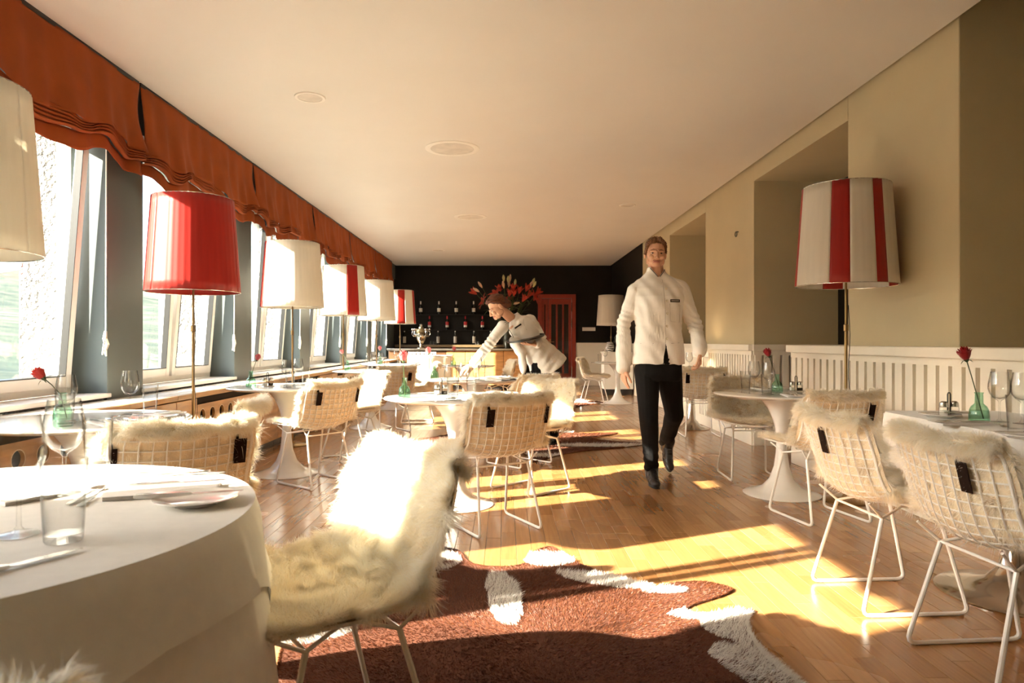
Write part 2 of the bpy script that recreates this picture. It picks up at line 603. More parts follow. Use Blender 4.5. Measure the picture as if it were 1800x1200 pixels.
# ---- windows: two tilted casements each
ordinal = ['beside the camera', 'nearest in view', 'second', 'third', 'fourth', 'fifth', 'sixth']
TILT = math.radians(4.5)
for i in range(len(PIER) - 1):
    y0, y1 = PIER[i][1], PIER[i + 1][0]
    w = struct('window_%d' % (i + 1), 'white framed double casement window, %s along the window wall' % ordinal[i], (XF, y0, 0.74))
    W = y1 - y0; H = 1.94
    mc = W / 2 if i else 1.635 - y0
    b = MB()
    b.box(-0.07, 0, 0, 0.055, 0, H); b.box(-0.07, 0, W - 0.055, W, 0, H)
    b.box(-0.07, 0, 0.055, W - .055, 0, 0.06); b.box(-0.07, 0, 0.055, W - .055, H - .06, H)
    b.build('window_frame', M_FRAME, w, smooth=False, bevel=0.004)
    MB().box(-0.065, 0.004, mc - 0.03, mc + 0.03, 0.06, H - .06).build('mullion', M_FRAME, w, smooth=False, bevel=0.004)
    for s in (0, 1):
        a0 = 0.05 if s == 0 else mc + 0.022
        a1 = mc - 0.022 if s == 0 else W - 0.05
        sw = a1 - a0; sh = H - .10
        b = MB()
        st = 0.062
        b.box(-0.035, 0.022, 0, st, 0, sh); b.box(-0.035, 0.022, sw - st, sw, 0, sh)
        b.box(-0.035, 0.022, st, sw - st, 0, st + .012); b.box(-0.035, 0.022, st, sw - st, sh - st, sh)
        g = MB()   # dark rubber gasket line around the pane
        q = 0.006
        for (u0, u1, v0, v1) in ((st, st + q, st + .012, sh - st), (sw - st - q, sw - st, st + .012, sh - st), (st, sw - st, st + .012, st + .012 + q), (st, sw - st, sh - st - q, sh - st)):
            g.box(-0.026, 0.0235, u0, u1, v0, v1)
        sash = b.build('sash', M_FRAME, w, smooth=False, bevel=0.005)
        sash.location = (0.004, a0, 0.05)
        tilt = TILT if s == 1 else TILT * 0.8
        sash.rotation_euler = (0, tilt, 0)
        g.build('gasket', M_BLACKM, sash, smooth=False)
        MB().box(-0.004, 0.0, st, sw - st, st + .012, sh - st).build('pane', M_PANE, sash, smooth=False)
        if s == 1:
            h = MB().box(0.022, 0.03, 0.012, 0.045, 0.82, 0.95); h.tube([(0.03, .028, .90), (.06, .028, .90), (.06, .028, .78)], .008)
            h.build('handle', M_FRAME, sash)
        if 1 <= i <= 5:
            # white scroll lettering on the pane, cropped by the lampshades in the photograph
            l = MB()
            for (cy, r0, r1) in (((sw - .25), 200, 480), ((sw - .12), 100, 260)) if s == 0 else ((.22, -70, 80), (.34, 130, 260)):
                pts = [(0.002, cy + .045 * math.cos(math.radians(q2)), 1.02 + .075 * math.sin(math.radians(q2))) for q2 in np.linspace(r0, r1, 16)]
                l.tube(pts, [0.002 + .0025 * math.sin(math.pi * k / 15) for k in range(16)], 5)
            l.build('lettering', M_WHITE, sash)
    MB().box(0.0, 0.27, -.02, W + .02, -.03, 0.0).build('window_sill', M_WHITE, w, smooth=False, bevel=0.006)

# ---- bench cabinets below the windows (one per bay)
def perforated(y0, y1, z0, z1, ny, nz, r, x):
    b = MB()
    dy = (y1 - y0) / ny; dz = (z1 - z0) / nz
    n = 16
    for i in range(ny):
        for j in range(nz):
            cy = y0 + (i + .5) * dy; cz = z0 + (j + .5) * dz
            vs = []
            for k in range(n):
                a = 2 * math.pi * (k + .5) / n
                c, s = math.cos(a), math.sin(a)
                m = max(abs(c), abs(s))
                vs.append((x, cy + c / m * dy / 2, cz + s / m * dz / 2))
            for k in range(n):
                a = 2 * math.pi * (k + .5) / n
                vs.append((x, cy + r * math.cos(a), cz + r * math.sin(a)))
            for k in range(n):
                a = 2 * math.pi * (k + .5) / n
                vs.append((x, cy + r * .90 * math.cos(a), cz + r * .90 * math.sin(a)))
            for k in range(n):
                a = 2 * math.pi * (k + .5) / n
                vs.append((x - .022, cy + r * .90 * math.cos(a), cz + r * .90 * math.sin(a)))
            fs = []; fr_ = []
            for k in range(n):
                k2 = (k + 1) % n
                fs.append((k, k2, n + k2, n + k)); fs.append((2 * n + k, 2 * n + k2, 3 * n + k2, 3 * n + k))
                fr_.append((n + k, n + k2, 2 * n + k2, 2 * n + k))
            b.add(vs, fs)
            o_ = len(b.v) - len(vs)
            for f in fr_:
                b.f.append(tuple(q + o_ for q in f)); b.m.append(1)
            # corner fill
            cs = [(1, 1), (-1, 1), (-1, -1), (1, -1)]
            for q, (sy, sz) in enumerate(cs):
                k = q * 4 + 1
                b.add([(x, cy + sy * dy / 2, cz + sz * dz / 2), vs[k], vs[k + 1]], [(0, 1, 2)])
    return b
XC = -2.40
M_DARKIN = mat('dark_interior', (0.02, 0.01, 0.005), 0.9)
cab_words = ['beside the camera', 'beside the nearest window table', 'under the red lampshade', 'beyond the red lampshade', 'under the striped lampshade', 'second before the bar', 'last before the bar']
for i in range(len(PIER) - 1):
    yc0 = (PIER[i][0] + PIER[i][1]) / 2; yc1 = (PIER[i + 1][0] + PIER[i + 1][1]) / 2
    t = thing('radiator_cabinet', 'oak radiator cabinet with round holes, %s' % cab_words[i], 'cabinet', (0, yc0, 0), 0, 'oak radiator cabinets below the windows')
    Wc = yc1 - yc0
    MB().box(XP + .004, XC - .05, 0.004, Wc - .004, 0.0, 0.07).build('plinth', M_BLACKM, t)
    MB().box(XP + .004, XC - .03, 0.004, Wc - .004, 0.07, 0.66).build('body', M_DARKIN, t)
    pa, pb = 0.34, Wc - 0.62
    nn = 7
    perforated(pa, pb, 0.075, 0.605, nn, 3, 0.052, XC).build('perforated_panel', [M_OAK, mat('painted_rim_light', (0.70, 0.55, 0.36), 0.4)], t, smooth=False)  # pale ring paints the light caught on each hole's rim
    MB().box(XC - .025, XC, 0.004, pa - .006, 0.075, 0.655).build('door', M_OAK, t, smooth=False, bevel=0.003)
    MB().box(XC - .025, XC, pb + .006, Wc - .004, 0.075, 0.655).build('door', M_OAK, t, smooth=False, bevel=0.003)
    # slotted white top with an oak front edge
    tp = MB()
    for q in range(3):
        tp.box(XP + .006 + q * .108, XP + .006 + q * .108 + .098, 0.0, Wc, 0.668, 0.695)
    tp.build('slotted_top', M_WHITE, t, smooth=False, bevel=0.003)
    MB().box(XC - .042, XC + .012, 0.0, Wc, 0.662, 0.70).build('front_edge', M_OAKH, t, smooth=False, bevel=0.004)

# ---- roman blinds
def blind(k, y0, y1, label):
    t = thing('roman_blind', label, 'blind', (-2.67, y0, CEIL), 0, 'orange roman blinds over the windows')
    W = y1 - y0
    sd = k * 7.3
    def wave(s):
        return 0.018 * math.sin(s * 6.5 + sd) + 0.012 * math.sin(s * 15 + sd * 1.7) + .008 * math.sin(s * 31 + sd)
    def zsag(s):
        return 0.030 * math.sin(s * 5.2 + sd * .6) + 0.016 * math.sin(s * 13 + sd) - 0.02
    def face(u, v):
        s = u * W
        e = math.sin(math.pi * v) * 0.05 * (math.exp(-((s) / .12) ** 2) - math.exp(-((W - s) / .12) ** 2))   # edges pull apart at mid height
        belly = 0.055 * v ** 2 + 0.0
        fold = (0.2 + 0.8 * v) * wave(s) + 0.010 * v * math.sin(s * 22 + 5 * v + sd)
        z = -0.02 - v * (0.475 - zsag(s) * v)
        return (belly + fold, s + e * .8 + .006 + (W - .012) * 0, z)
    MB().grid(face, 90, 22).build('blind_panel', M_BLIND, t, solid=0.003)
    def stack(u, v):
        s = u * W
        zt = -0.49 + zsag(s)
        nr = 5
        a = v * nr
        f = a - math.floor(a)
        bul = 0.030 * abs(math.sin(math.pi * a)) ** 0.6
        kink = 0.014 * math.sin(s * 9 + sd + v * 2) + 0.009 * (abs(((s * 2.1 + sd) % 1.0) - .5) * 2)
        return (0.012 + bul + wave(s) * .8 + .012 * v, s + .004, zt + 0.02 - v * 0.105 + kink)
    MB().grid(stack, 90, 50).build('pleat_stack', M_BLIND, t, solid=0.002)
    def hem(u, v):
        s = u * W
        zt = -0.49 + zsag(s) - 0.075 + 0.014 * math.sin(s * 9 + sd + 2)
        return (0.006 + .8 * wave(s) + .01 * v, s + .004, zt - v * (0.10 + .018 * math.sin(s * 7 + sd)))
    MB().grid(hem, 60, 6).build('hem', M_BLIND, t, solid=0.003)
    MB().box(-0.03, 0.0, 0, W, -0.03, -0.002).build('head_rail', M_BLACKM, t)
    # pull cord with its knot beside the far pier
    c = MB()
    cy = W - PIER[0][1] * 0 - 0.27
    c.tube([(-0.085, cy, -0.55), (-0.09, cy + .004, -1.2), (-0.088, cy + .002, -1.86)], 0.003, 5)
    c.tube([(-0.075, cy - .012, -0.55), (-0.08, cy - .006, -1.3), (-0.086, cy, -1.86)], 0.003, 5)
    cord = c.build('pull_cord', M_CORD, t)
    kb = MB()
    kb.tube([(-.087, cy, -1.83), (-.08, cy - .02, -1.88), (-.09, cy + .02, -1.92), (-.085, cy - .012, -1.96), (-.088, cy + .01, -2.0)], [.010, .016, .018, .014, .005], 7)
    kb.tube([(-.087, cy, -1.86), (-.08, cy - .035, -1.93), (-.09, cy - .03, -1.99)], .006, 5)
    kb.build('cord_knot', M_CORD, cord)
bw = ['beside the camera', 'nearest in view, above the cream lampshade at the picture edge', 'above the all red lampshade', 'third in view along the ceiling', 'fourth in view along the ceiling', 'fifth in view, next to the darkest one', 'furthest back beside the black wall']
for k in range(-1, 5):
    blind(k + 4, 5.0 + PITCH * (k - 1) + 0.012, 5.0 + PITCH * k - 0.012, 'rust orange roman blind, %s' % bw[k + 2])
blind(9, 5.0 + PITCH * 4 + 0.012, 5.0 + PITCH * 5 - .012, 'dark end of the orange blinds beside the bar wall')

# ---- right wall: pillars, niches, beams, wainscot
wr = struct('wall_right', 'beige wall of broad pillars with recesses between them')
XR = 2.69
PILL = [(4.04, 5.35), (7.37, 9.14), (11.13, 13.3)]
for (a, b) in PILL:
    MB().box(XR, 3.75, a, b, 0.0, CEIL + .3).build('pillar', M_BEIGE, wr, bevel=0.006)
MB().box(XR, 3.75, -1.5, 1.2, 0.0, CEIL + .3).build('pillar', M_BEIGE, wr)
for (a, b) in ((5.35, 7.37), (9.14, 11.13)):
    MB().box(XR, 3.62, a, b, 2.83, CEIL + .3).build('beam', M_BEIGE, wr)
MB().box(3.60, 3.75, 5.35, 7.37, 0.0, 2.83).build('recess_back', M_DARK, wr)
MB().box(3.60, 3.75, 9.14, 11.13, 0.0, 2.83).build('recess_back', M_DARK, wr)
MB().box(3.60, 3.75, 1.2, 4.04, 0.0, CEIL + .3).build('recess_back', M_BEIGE, wr)
MB().box(XR, 3.75, 13.3, BACK, 0.0, CEIL + .3).build('dark_wall', M_DARK, wr)
# shadow gap above pillars
hook = MB().tube([(XR - .001, 7.85, 2.36), (XR - .03, 7.85, 2.36)], 0.006, 6)
hook.tube([(XR - .03, 7.85 + .028 * math.sin(q), 2.333 + .028 * math.cos(q)) for q in np.linspace(0, 2 * math.pi, 15)[:-1]], 0.005, 6, closed=True)
tag(hook.build('wall_hook', M_BLACKM), 'small black ring hook on the beige pillar', 'hook')

slat_cache = {}
def wainscot(name, axis, fixed, a0, a1, label, step=0.118, depth=0.0):
    """white panelling: ledge, top and bottom rails and separate upright boards with open slots between them"""
    t = struct(name, label)
    L_ = a1 - a0
    def bx(b, u0, u1, d0, d1, z0, z1):
        # u along the wall, d towards the room
        if axis == 'y':
            b.box(fixed - d1, fixed - d0, a0 + u0, a0 + u1, z0, z1)
        else:
            b.box(a0 + u0, a0 + u1, fixed - d1, fixed - d0, z0, z1)
        return b
    bx(MB(), 0, L_, -0.075, -0.05, 0.0, 1.0).build('backing_board', M_PANEL, t, smooth=False)
    bx(MB(), 0, L_, -0.05, 0.0, 0.955, 1.002).build('top_rail', M_PANEL, t, smooth=False)
    bx(MB(), 0, L_, -0.05, 0.0, 0.0, 0.14).build('skirting', M_PANEL, t, smooth=False, bevel=0.004)
    bx(MB(), -.02, L_ + .02, -0.12 - depth, 0.04, 1.002, 1.068).build('ledge', M_PANEL, t, smooth=False, bevel=0.006)
    n = max(1, int(round(L_ / step)))
    s = L_ / n
    key = (axis, round(s, 4))
    if key not in slat_cache:
        w = s * 0.70
        b = MB()
        if axis == 'y':
            b.box(0.0, 0.05, -w / 2, w / 2, 0.14, 0.956)
        else:
            b.box(-w / 2, w / 2, 0.0, 0.05, 0.14, 0.956)
        slat_cache[key] = b.mesh('slat', M_PANEL, smooth=False)
    for i in range(n):
        o = link('slat', slat_cache[key], t)
        u = a0 + (i + .5) * s
        o.location = (fixed, u, 0) if axis == 'y' else (u, fixed, 0)
wainscot('trim_1', 'y', 2.60, 1.3, 6.2, 'white slotted wainscot with a deep ledge behind the near tables', depth=0.0)
wainscot('trim_2', 'y', 2.61, 7.22, 9.2, 'white slotted wainscot on the second pillar behind the small lit lamp', step=.085)
wainscot('trim_3', 'x', 7.20, 2.63, 3.58, 'shaded slotted wainscot on the side of the second pillar', step=.095, depth=.05)
wainscot('trim_4', 'y', 2.61, 10.95, 13.3, 'white slotted wainscot on the third pillar behind the walking man', step=.10)
MB().box(2.70, 3.60, 5.36, 6.2, 1.0, 1.066).build('recess_ledge', M_PANEL, wr, smooth=False)
MB().box(2.70, 3.60, 1.2, 4.03, 1.0, 1.066).build('recess_ledge', M_PANEL, wr, smooth=False)
MB().box(2.70, 3.60, 9.2, 10.9, 1.0, 1.066).build('recess_ledge', M_PANEL, wr, smooth=False)
MB().box(2.66, 2.72, 9.2, 10.95, 0.0, 1.0).build('recess_front', M_PANEL, wr, smooth=False)

# ---- rear and near walls
wb = struct('wall_back', 'black brown rear wall behind the bar')
MB().box(-3.4, 0.83, BACK, BACK + .15, 0, CEIL + .3).build('wall_panel', M_DARK, wb)
MB().box(1.78, 3.8, BACK, BACK + .15, 0, CEIL + .3).build('wall_panel', M_DARK, wb)
MB().box(.83, 1.78, BACK, BACK + .15, 2.28, CEIL + .3).build('wall_panel', M_DARK, wb)
MB().box(.6, 2.0, BACK + .9, BACK + 1.0, 0, CEIL).build('lobby_wall', M_DARK, wb)
wn_ = struct('wall_near', 'beige wall behind the camera')
MB().box(-3.4, 4.4, -1.65, -1.5, 0, CEIL + .4).build('wall_panel', M_BEIGE, wn_)
bb = struct('baseboard_back', 'cream dado panel and skirting beside the red door')
MB().box(1.79, XR, BACK - .03, BACK, 0.0, 1.05).build('dado_panel', M_PANEL, bb, smooth=False)
MB().box(1.79, XR, BACK - .05, BACK, 1.03, 1.07).build('dado_cap', M_PANEL, bb, smooth=False)
MB().box(1.79, XR, BACK - .045, BACK, 0.0, 0.16).build('skirting', M_PANEL, bb, smooth=False)
MB().box(XR - .03, XR, 13.3, BACK - .05, 0.0, 1.06).build('dado_panel', M_PANEL, bb, smooth=False)

# ---- red door
M_REDW = mat('red_gloss_paint', (0.26, 0.022, 0.008), 0.35, var=0.12, coat=0.2)
dr = struct('door_1', 'red panelled door with tall dark glass strips beside the bar', (0.83, BACK - .02, 0))
b = MB(); b.box(0, .10, -.03, .12, 0, 2.28); b.box(.85, .95, -.03, .12, 0, 2.28); b.box(.1, .85, -.03, .12, 2.18, 2.28)
b.build('door_frame', M_REDW, dr, smooth=False, bevel=.006)
def leaf(x0, x1, y, name, slots):
    b = MB()
    w = x1 - x0
    e = .07
    b.box(x0, x0 + e, y, y + .045, 0.02, 2.17); b.box(x1 - e, x1, y, y + .045, 0.02, 2.17)
    b.box(x0 + e, x1 - e, y, y + .045, 0.02, .30); b.box(x0 + e, x1 - e, y, y + .045, 2.03, 2.17)
    iw = (w - 2 * e)
    bar = .045
    g = (iw - bar * (slots - 1)) / slots
    for k in range(slots - 1):
        xa = x0 + e + (k + 1) * g + k * bar
        b.box(xa, xa + bar, y, y + .045, .30, 2.03)
    o = b.build(name, M_REDW, dr, smooth=False, bevel=.004)
    for k in range(slots):
        xa = x0 + e + k * (g + bar)
        MB().box(xa, xa + g, y + .018, y + .026, .30, 2.03).build('pane', mat('dark_glass', (0.012, .008, .006), .08, spec=.7), o, smooth=False)
    return o
lf = leaf(.27, .84, .02, 'door_leaf', 3)
hd = MB().box(.285, .33, .0, .02, .98, 1.16); hd.tube([(.307, 0, 1.09), (.307, -.05, 1.09), (.41, -.05, 1.09)], .009)
hd.build('handle', M_BRASS, lf)
hg = MB()
for z in (1.45, 1.85, .25): hg.tube([(.845, -.035, z), (.845, -.035, z + .22)], .011, 8)
hg.build('hinges', M_STEEL, dr)
leaf(.10, .262, .05, 'side_leaf', 1)

# ---- light switch strip
sw = thing('light_switch', 'cream light switch strip on the black wall right of the red door', 'light switch', (2.11, BACK, 1.41))
MB().box(-.165, .165, -.014, 0, -.045, .045).build('plate', M_WHITE, sw, bevel=.004)
for k in range(4): MB().box(-.155 + k * .079, -.155 + k * .079 + .072, -.02, -.013, -.036, .036).build('rocker', M_WHITE, sw, bevel=.003)
# ================================================================ chairs
_py = np.array([.250, .235, .14, .02, -.10, -.165, -.200, -.222, -.250, -.275])
_pz = np.array([.440, .446, .440, .428, .426, .446, .495, .560, .670, .775])
_ph = np.array([.225, .240, .258, .266, .262, .250, .243, .243, .250, .246])
_pc = np.array([.020, .024, .035, .045, .055, .060, .060, .058, .052, .045])
_s = np.concatenate([[0], np.cumsum(np.hypot(np.diff(_py), np.diff(_pz)))])
_s = _s / _s[-1]
_sv = np.linspace(0, 1, 81)
def _sm(a):
    f = np.interp(_sv, _s, a)
    k = np.array([1, 2, 3, 2, 1.]) / 9
    for _ in range(3):
        g = np.convolve(np.pad(f, 2, mode='edge'), k, 'valid')
        g[0], g[-1] = f[0], f[-1]
        f = g
    return f
PY, PZ, PH, PC = _sm(_py), _sm(_pz), _sm(_ph), _sm(_pc)
def shell(u, v, off=0.0):
    """point of the wire shell; u -1..1 across, v 0 seat front .. 1 top of the back"""
    u = np.asarray(u, float); v = np.asarray(v, float)
    y = np.interp(v, _sv, PY); z = np.interp(v, _sv, PZ); h = np.interp(v, _sv, PH); c = np.interp(v, _sv, PC)
    e = 1e-3
    va, vb = np.clip(v - e, 0, 1), np.clip(v + e, 0, 1)
    ty = np.interp(vb, _sv, PY) - np.interp(va, _sv, PY); tz = np.interp(vb, _sv, PZ) - np.interp(va, _sv, PZ)
    L = np.hypot(ty, tz) + 1e-12
    ny, nz = tz / L, -ty / L
    d = c * u * u + off
    k = np.clip((v - .92) / .08, 0, 1); k0 = np.clip((.06 - v) / .06, 0, 1)
    hh = h * (1 - .10 * k ** 2.5 - .10 * k0 ** 2)
    return np.stack([hh * u, y + ny * d, z + nz * d], axis=-1)

def make_chair_meshes():
    out = {}
    V_SPLIT = 0.50
    def wires(v0, v1, nu, vs_):
        b = MB()
        for u in np.linspace(-1, 1, nu)[1:-1]:
            b.tube([tuple(shell(u, v)) for v in np.linspace(v0, v1, 14)], 0.0030, 5, cap=False)
        for v in vs_:
            b.tube([tuple(shell(u, v, .003)) for u in np.linspace(-1, 1, 13)], 0.0030, 5, cap=False)
        return b
    out['backrest'] = wires(V_SPLIT, 1.0, 12, np.linspace(.54, .95, 9)).mesh('backrest', M_WIRE)
    out['seat'] = wires(0.0, V_SPLIT, 12, np.linspace(.06, .46, 8)).mesh('seat', M_WIRE)
    rim = [tuple(shell(-1, v)) for v in np.linspace(0.03, .97, 40)] + [tuple(shell(u, 1.0)) for u in np.linspace(-.9, .9, 14)] + \
          [tuple(shell(1, v)) for v in np.linspace(.97, .03, 40)] + [tuple(shell(u, 0.0)) for u in np.linspace(.9, -.9, 14)]
    out['rim'] = MB().tube(rim, 0.0060, 8, closed=True).mesh('rim', M_WIRE)
    def arc(p, c, q, n=5):
        p, c, q = Vector(p), Vector(c), Vector(q)
        return [tuple(p.lerp(c, t).lerp(c.lerp(q, t), t)) for t in np.linspace(0, 1, n)]
    for s, nm in ((-1, 'leg_l'), (1, 'leg_r')):
        x = .20 * s; xt = .165 * s
        z = .0085
        rear_t = (xt, -.105, .385); front_t = (xt, .135, .392)
        path = [front_t] + arc((x - .002 * s, .222, .05), (x, .238, z), (x, .195, z)) + arc((x, -.17, z), (x, -.212, z), (x - .002 * s, -.197, .05)) + [rear_t]
        out[nm] = MB().tube(path, 0.0082, 8).mesh('leg', M_WIRE)
    b = MB().tube([(-.165, -.105, .385), (.165, -.105, .385)], .0055, 8)
    b.tube([(-.165, .135, .392), (.165, .135, .392)], .0055, 8)
    for s in (-1, 1):
        b.tube([(.165 * s, -.105, .385), (.115 * s, .01, .420), (.165 * s, .135, .392)], .0055, 8)
        b.tube([(.165 * s, .135, .392), (.20 * s, .215, .446)], .005, 8)
        b.tube([(.165 * s, -.105, .385), (.19 * s, -.175, .452)], .005, 8)
    out['support_bar'] = b.mesh('support_bar', M_WIRE)
    return out
CH = make_chair_meshes()

# ---------------------------------------------------------------- sheepskin covers
# the skin lies on seat and back, rolls over the top edge and hangs a little behind
def skin_surface(u, v):
    """u -1..1, v 0..1 (0 seat front, .84 top edge, 1 behind the back)"""
    vv = np.clip(v / .84, 0, 1)
    p = shell(u, vv, .016)
    over = np.clip((v - .84) / .16, 0, 1)
    ang = np.clip(over / .45, 0, 1) * math.pi
    drop = np.clip((over - .45) / .55, 0, 1) * .022
    r = .013
    top = shell(u, np.ones_like(v), .016)
    oy = -r * (1 - np.cos(ang)); oz = r * np.sin(ang) - drop
    m = (over > 0).astype(float)[..., None]
    q = top + np.stack([np.zeros_like(oy), oy + drop * .15, oz], axis=-1)
    p = p * (1 - m) + q * m
    p[..., 0] *= 1.07
    return p
def skin_normal(u, v):
    e = .004
    a = skin_surface(np.clip(u + e, -1, 1), v) - skin_surface(np.clip(u - e, -1, 1), v)
    b = skin_surface(u, np.clip(v + e, 0, 1)) - skin_surface(u, np.clip(v - e, 0, 1))
    n = np.cross(b, a)
    return norm_rows(n.reshape(-1, 3)).reshape(n.shape)

def make_skin(name, n, width, seed, flen=0.045):
    rng = np.random.default_rng(seed)
    # strands
    u = rng.uniform(-1, 1, n); v = rng.uniform(0, 1, n)
    ke = int(n * .22)                                  # thicker fringe along the border
    sel = rng.permutation(n)[:ke]
    q = rng.integers(0, 4, ke)
    u[sel] = np.where(q < 2, np.where(q == 0, -1, 1) * (1 - np.abs(rng.normal(0, .02, ke))), u[sel])
    v[sel] = np.where(q == 2, np.abs(rng.normal(0, .012, ke)), np.where(q == 3, rng.uniform(.80, .93, ke), v[sel]))
    u = np.clip(u, -1, 1); v = np.clip(v, 0, 1)
    P = skin_surface(u, v); N = skin_normal(u, v)
    nu, nv = 15, 26
    ci = np.floor((u + 1) / 2 * nu + rng.uniform(-.25, .25, n)).astype(int); cj = np.floor(v * nv + rng.uniform(-.25, .25, n)).astype(int)
    crng = np.random.default_rng(seed + 5)
    cl = crng.normal(size=(nu + 4, nv + 4, 3)) * .62
    clen = crng.uniform(.75, 1.2, size=(nu + 4, nv + 4))
    cl_ = cl[ci + 1, cj + 1]; clen_ = clen[ci + 1, cj + 1]
    comb = np.zeros((n, 3))
    comb[:, 0] = np.sign(u) * np.abs(u) ** 5 * 1.2
    seatmask = np.clip((.45 - v) / .1, 0, 1)
    back = (rng.uniform(0, 1, n) < .05) & (v > .05) & (v < .84) & (np.abs(u) < .97)
    N = np.where(back[:, None], -N, N)
    P = P + np.where(back[:, None], N * .006, 0)
    comb[:, 1] += seatmask * np.clip((.12 - v) / .12, 0, 1) * 1.1
    comb[:, 2] -= .35 * (1 - seatmask) + .25 * np.abs(u) ** 4 + .4 * np.clip((.08 - v) / .08, 0, 1)
    d = N * .95 + comb * .75 + cl_ * .62 + rng.normal(size=(n, 3)) * .26
    ln = flen * clen_ * rng.uniform(.7, 1.1, n)
    ln *= 1 - .25 * seatmask
    ln = np.where(back, ln * .30, ln)
    ln *= 1 - .40 * np.clip((v - .76) / .08, 0, 1)
    bend = cl_ * .25 + np.array([0, 0, -.25]) + rng.normal(size=(n, 3)) * .12
    V, L, S = strands(P, d, ln, rng.uniform(.6, 1.2, n) * width, bend, rng)
    base = np.array([0.97, 0.945, 0.88]); deep = np.array([0.90, 0.80, 0.60])
    mixf = np.clip(rng.normal(.28, .22, n) + (crng.normal(size=(nu + 4, nv + 4)) * .14)[ci + 1, cj + 1], 0, 1)[:, None]
    mixf = np.clip(mixf + .22 * seatmask[:, None], 0, 1)
    root = base * (1 - mixf) + deep * mixf
    tip = np.minimum(root * 1.05, .97)
    colr = np.ones((n, 5, 4))
    colr[:, 0:2, :3] = (root * .95)[:, None]; colr[:, 2:4, :3] = root[:, None]; colr[:, 4, :3] = tip
    fleece = np_mesh('fleece', V, L, S, MF, colr.reshape(-1, 4), smooth=True)
    # hide: closed thin pad
    b = MB()
    def pt(off):
        def f(a, c):
            uu = np.array([a * 2 - 1]); vv = np.array([c])
            return tuple((skin_surface(uu, vv) + skin_normal(uu, vv) * off)[0])
        return f
    b.grid(pt(.004), 18, 40)
    b.grid(pt(-.005), 18, 40)
    hide = b.mesh('hide', M_HIDE)
    return hide, fleece
MF = attr_mat('sheep_wool', rough=1.0, transl=0.5, sheen=0.0, spec=0.0)
M_HIDE = mat('sheep_hide', (0.72, 0.60, 0.42), 0.9, var=0.14, scale=25.0, bump=0.3, bscale=70)
SKIN_HI = make_skin('skin_hi', 90000, .00080, 3, .068)
SKIN_LO = make_skin('skin_lo', 42000, .0013, 9, .062)
def strap_mesh():
    b = MB()
    def pt(u0, u1, v0, v1, off):
        return lambda a, c: tuple(shell(u0 + (u1 - u0) * a, v0 + (v1 - v0) * c, off))
    b.grid(pt(-.095, .095, .80, .93, -.0065), 4, 8)
    b.grid(pt(-.095, .095, .80, .93, -.0035), 4, 8)
    b.tube([tuple(shell(-.055, .93, -.006)), tuple(shell(-.055, .95, .005)), tuple(shell(-.055, .92, .02))], .006, 5)
    return b.mesh('leather_strap', M_LEATHER)
STRAP = strap_mesh()

def chair(x, y, dx, dy, label, skin='lo', strap_u=-.58, skin_label=None, strap2=True):
    if abs(strap_u) < .5: strap2 = False
    rz = face_dir(dx, dy)
    t = thing('wire_chair', label, 'chair', (x, y, 0), rz, 'white wire dining chairs')
    link('backrest', CH['backrest'], t); link('seat', CH['seat'], t); link('rim', CH['rim'], t)
    link('leg', CH['leg_l'], t); link('leg', CH['leg_r'], t); link('support_bar', CH['support_bar'], t)
    if skin:
        k = thing('sheepskin', skin_label, 'sheepskin', (x, y, 0), rz, 'sheepskin covers on the chairs')
        hide, fl = SKIN_HI if skin == 'hi' else SKIN_LO
        link('hide', hide, k)
        link('fleece', fl, k)['kind'] = 'stuff'
        for u in ([strap_u, .93 if strap_u < 0 else -.93] if strap2 else [strap_u]):
            o = link('leather_strap', STRAP, k)
            h = .25
            o.location = (h * u, 0, 0)
            cc = .05 * u * u
            o.location.y = cc
            if abs(u) > .9: o.scale = (.45, 1, 1)
    return t

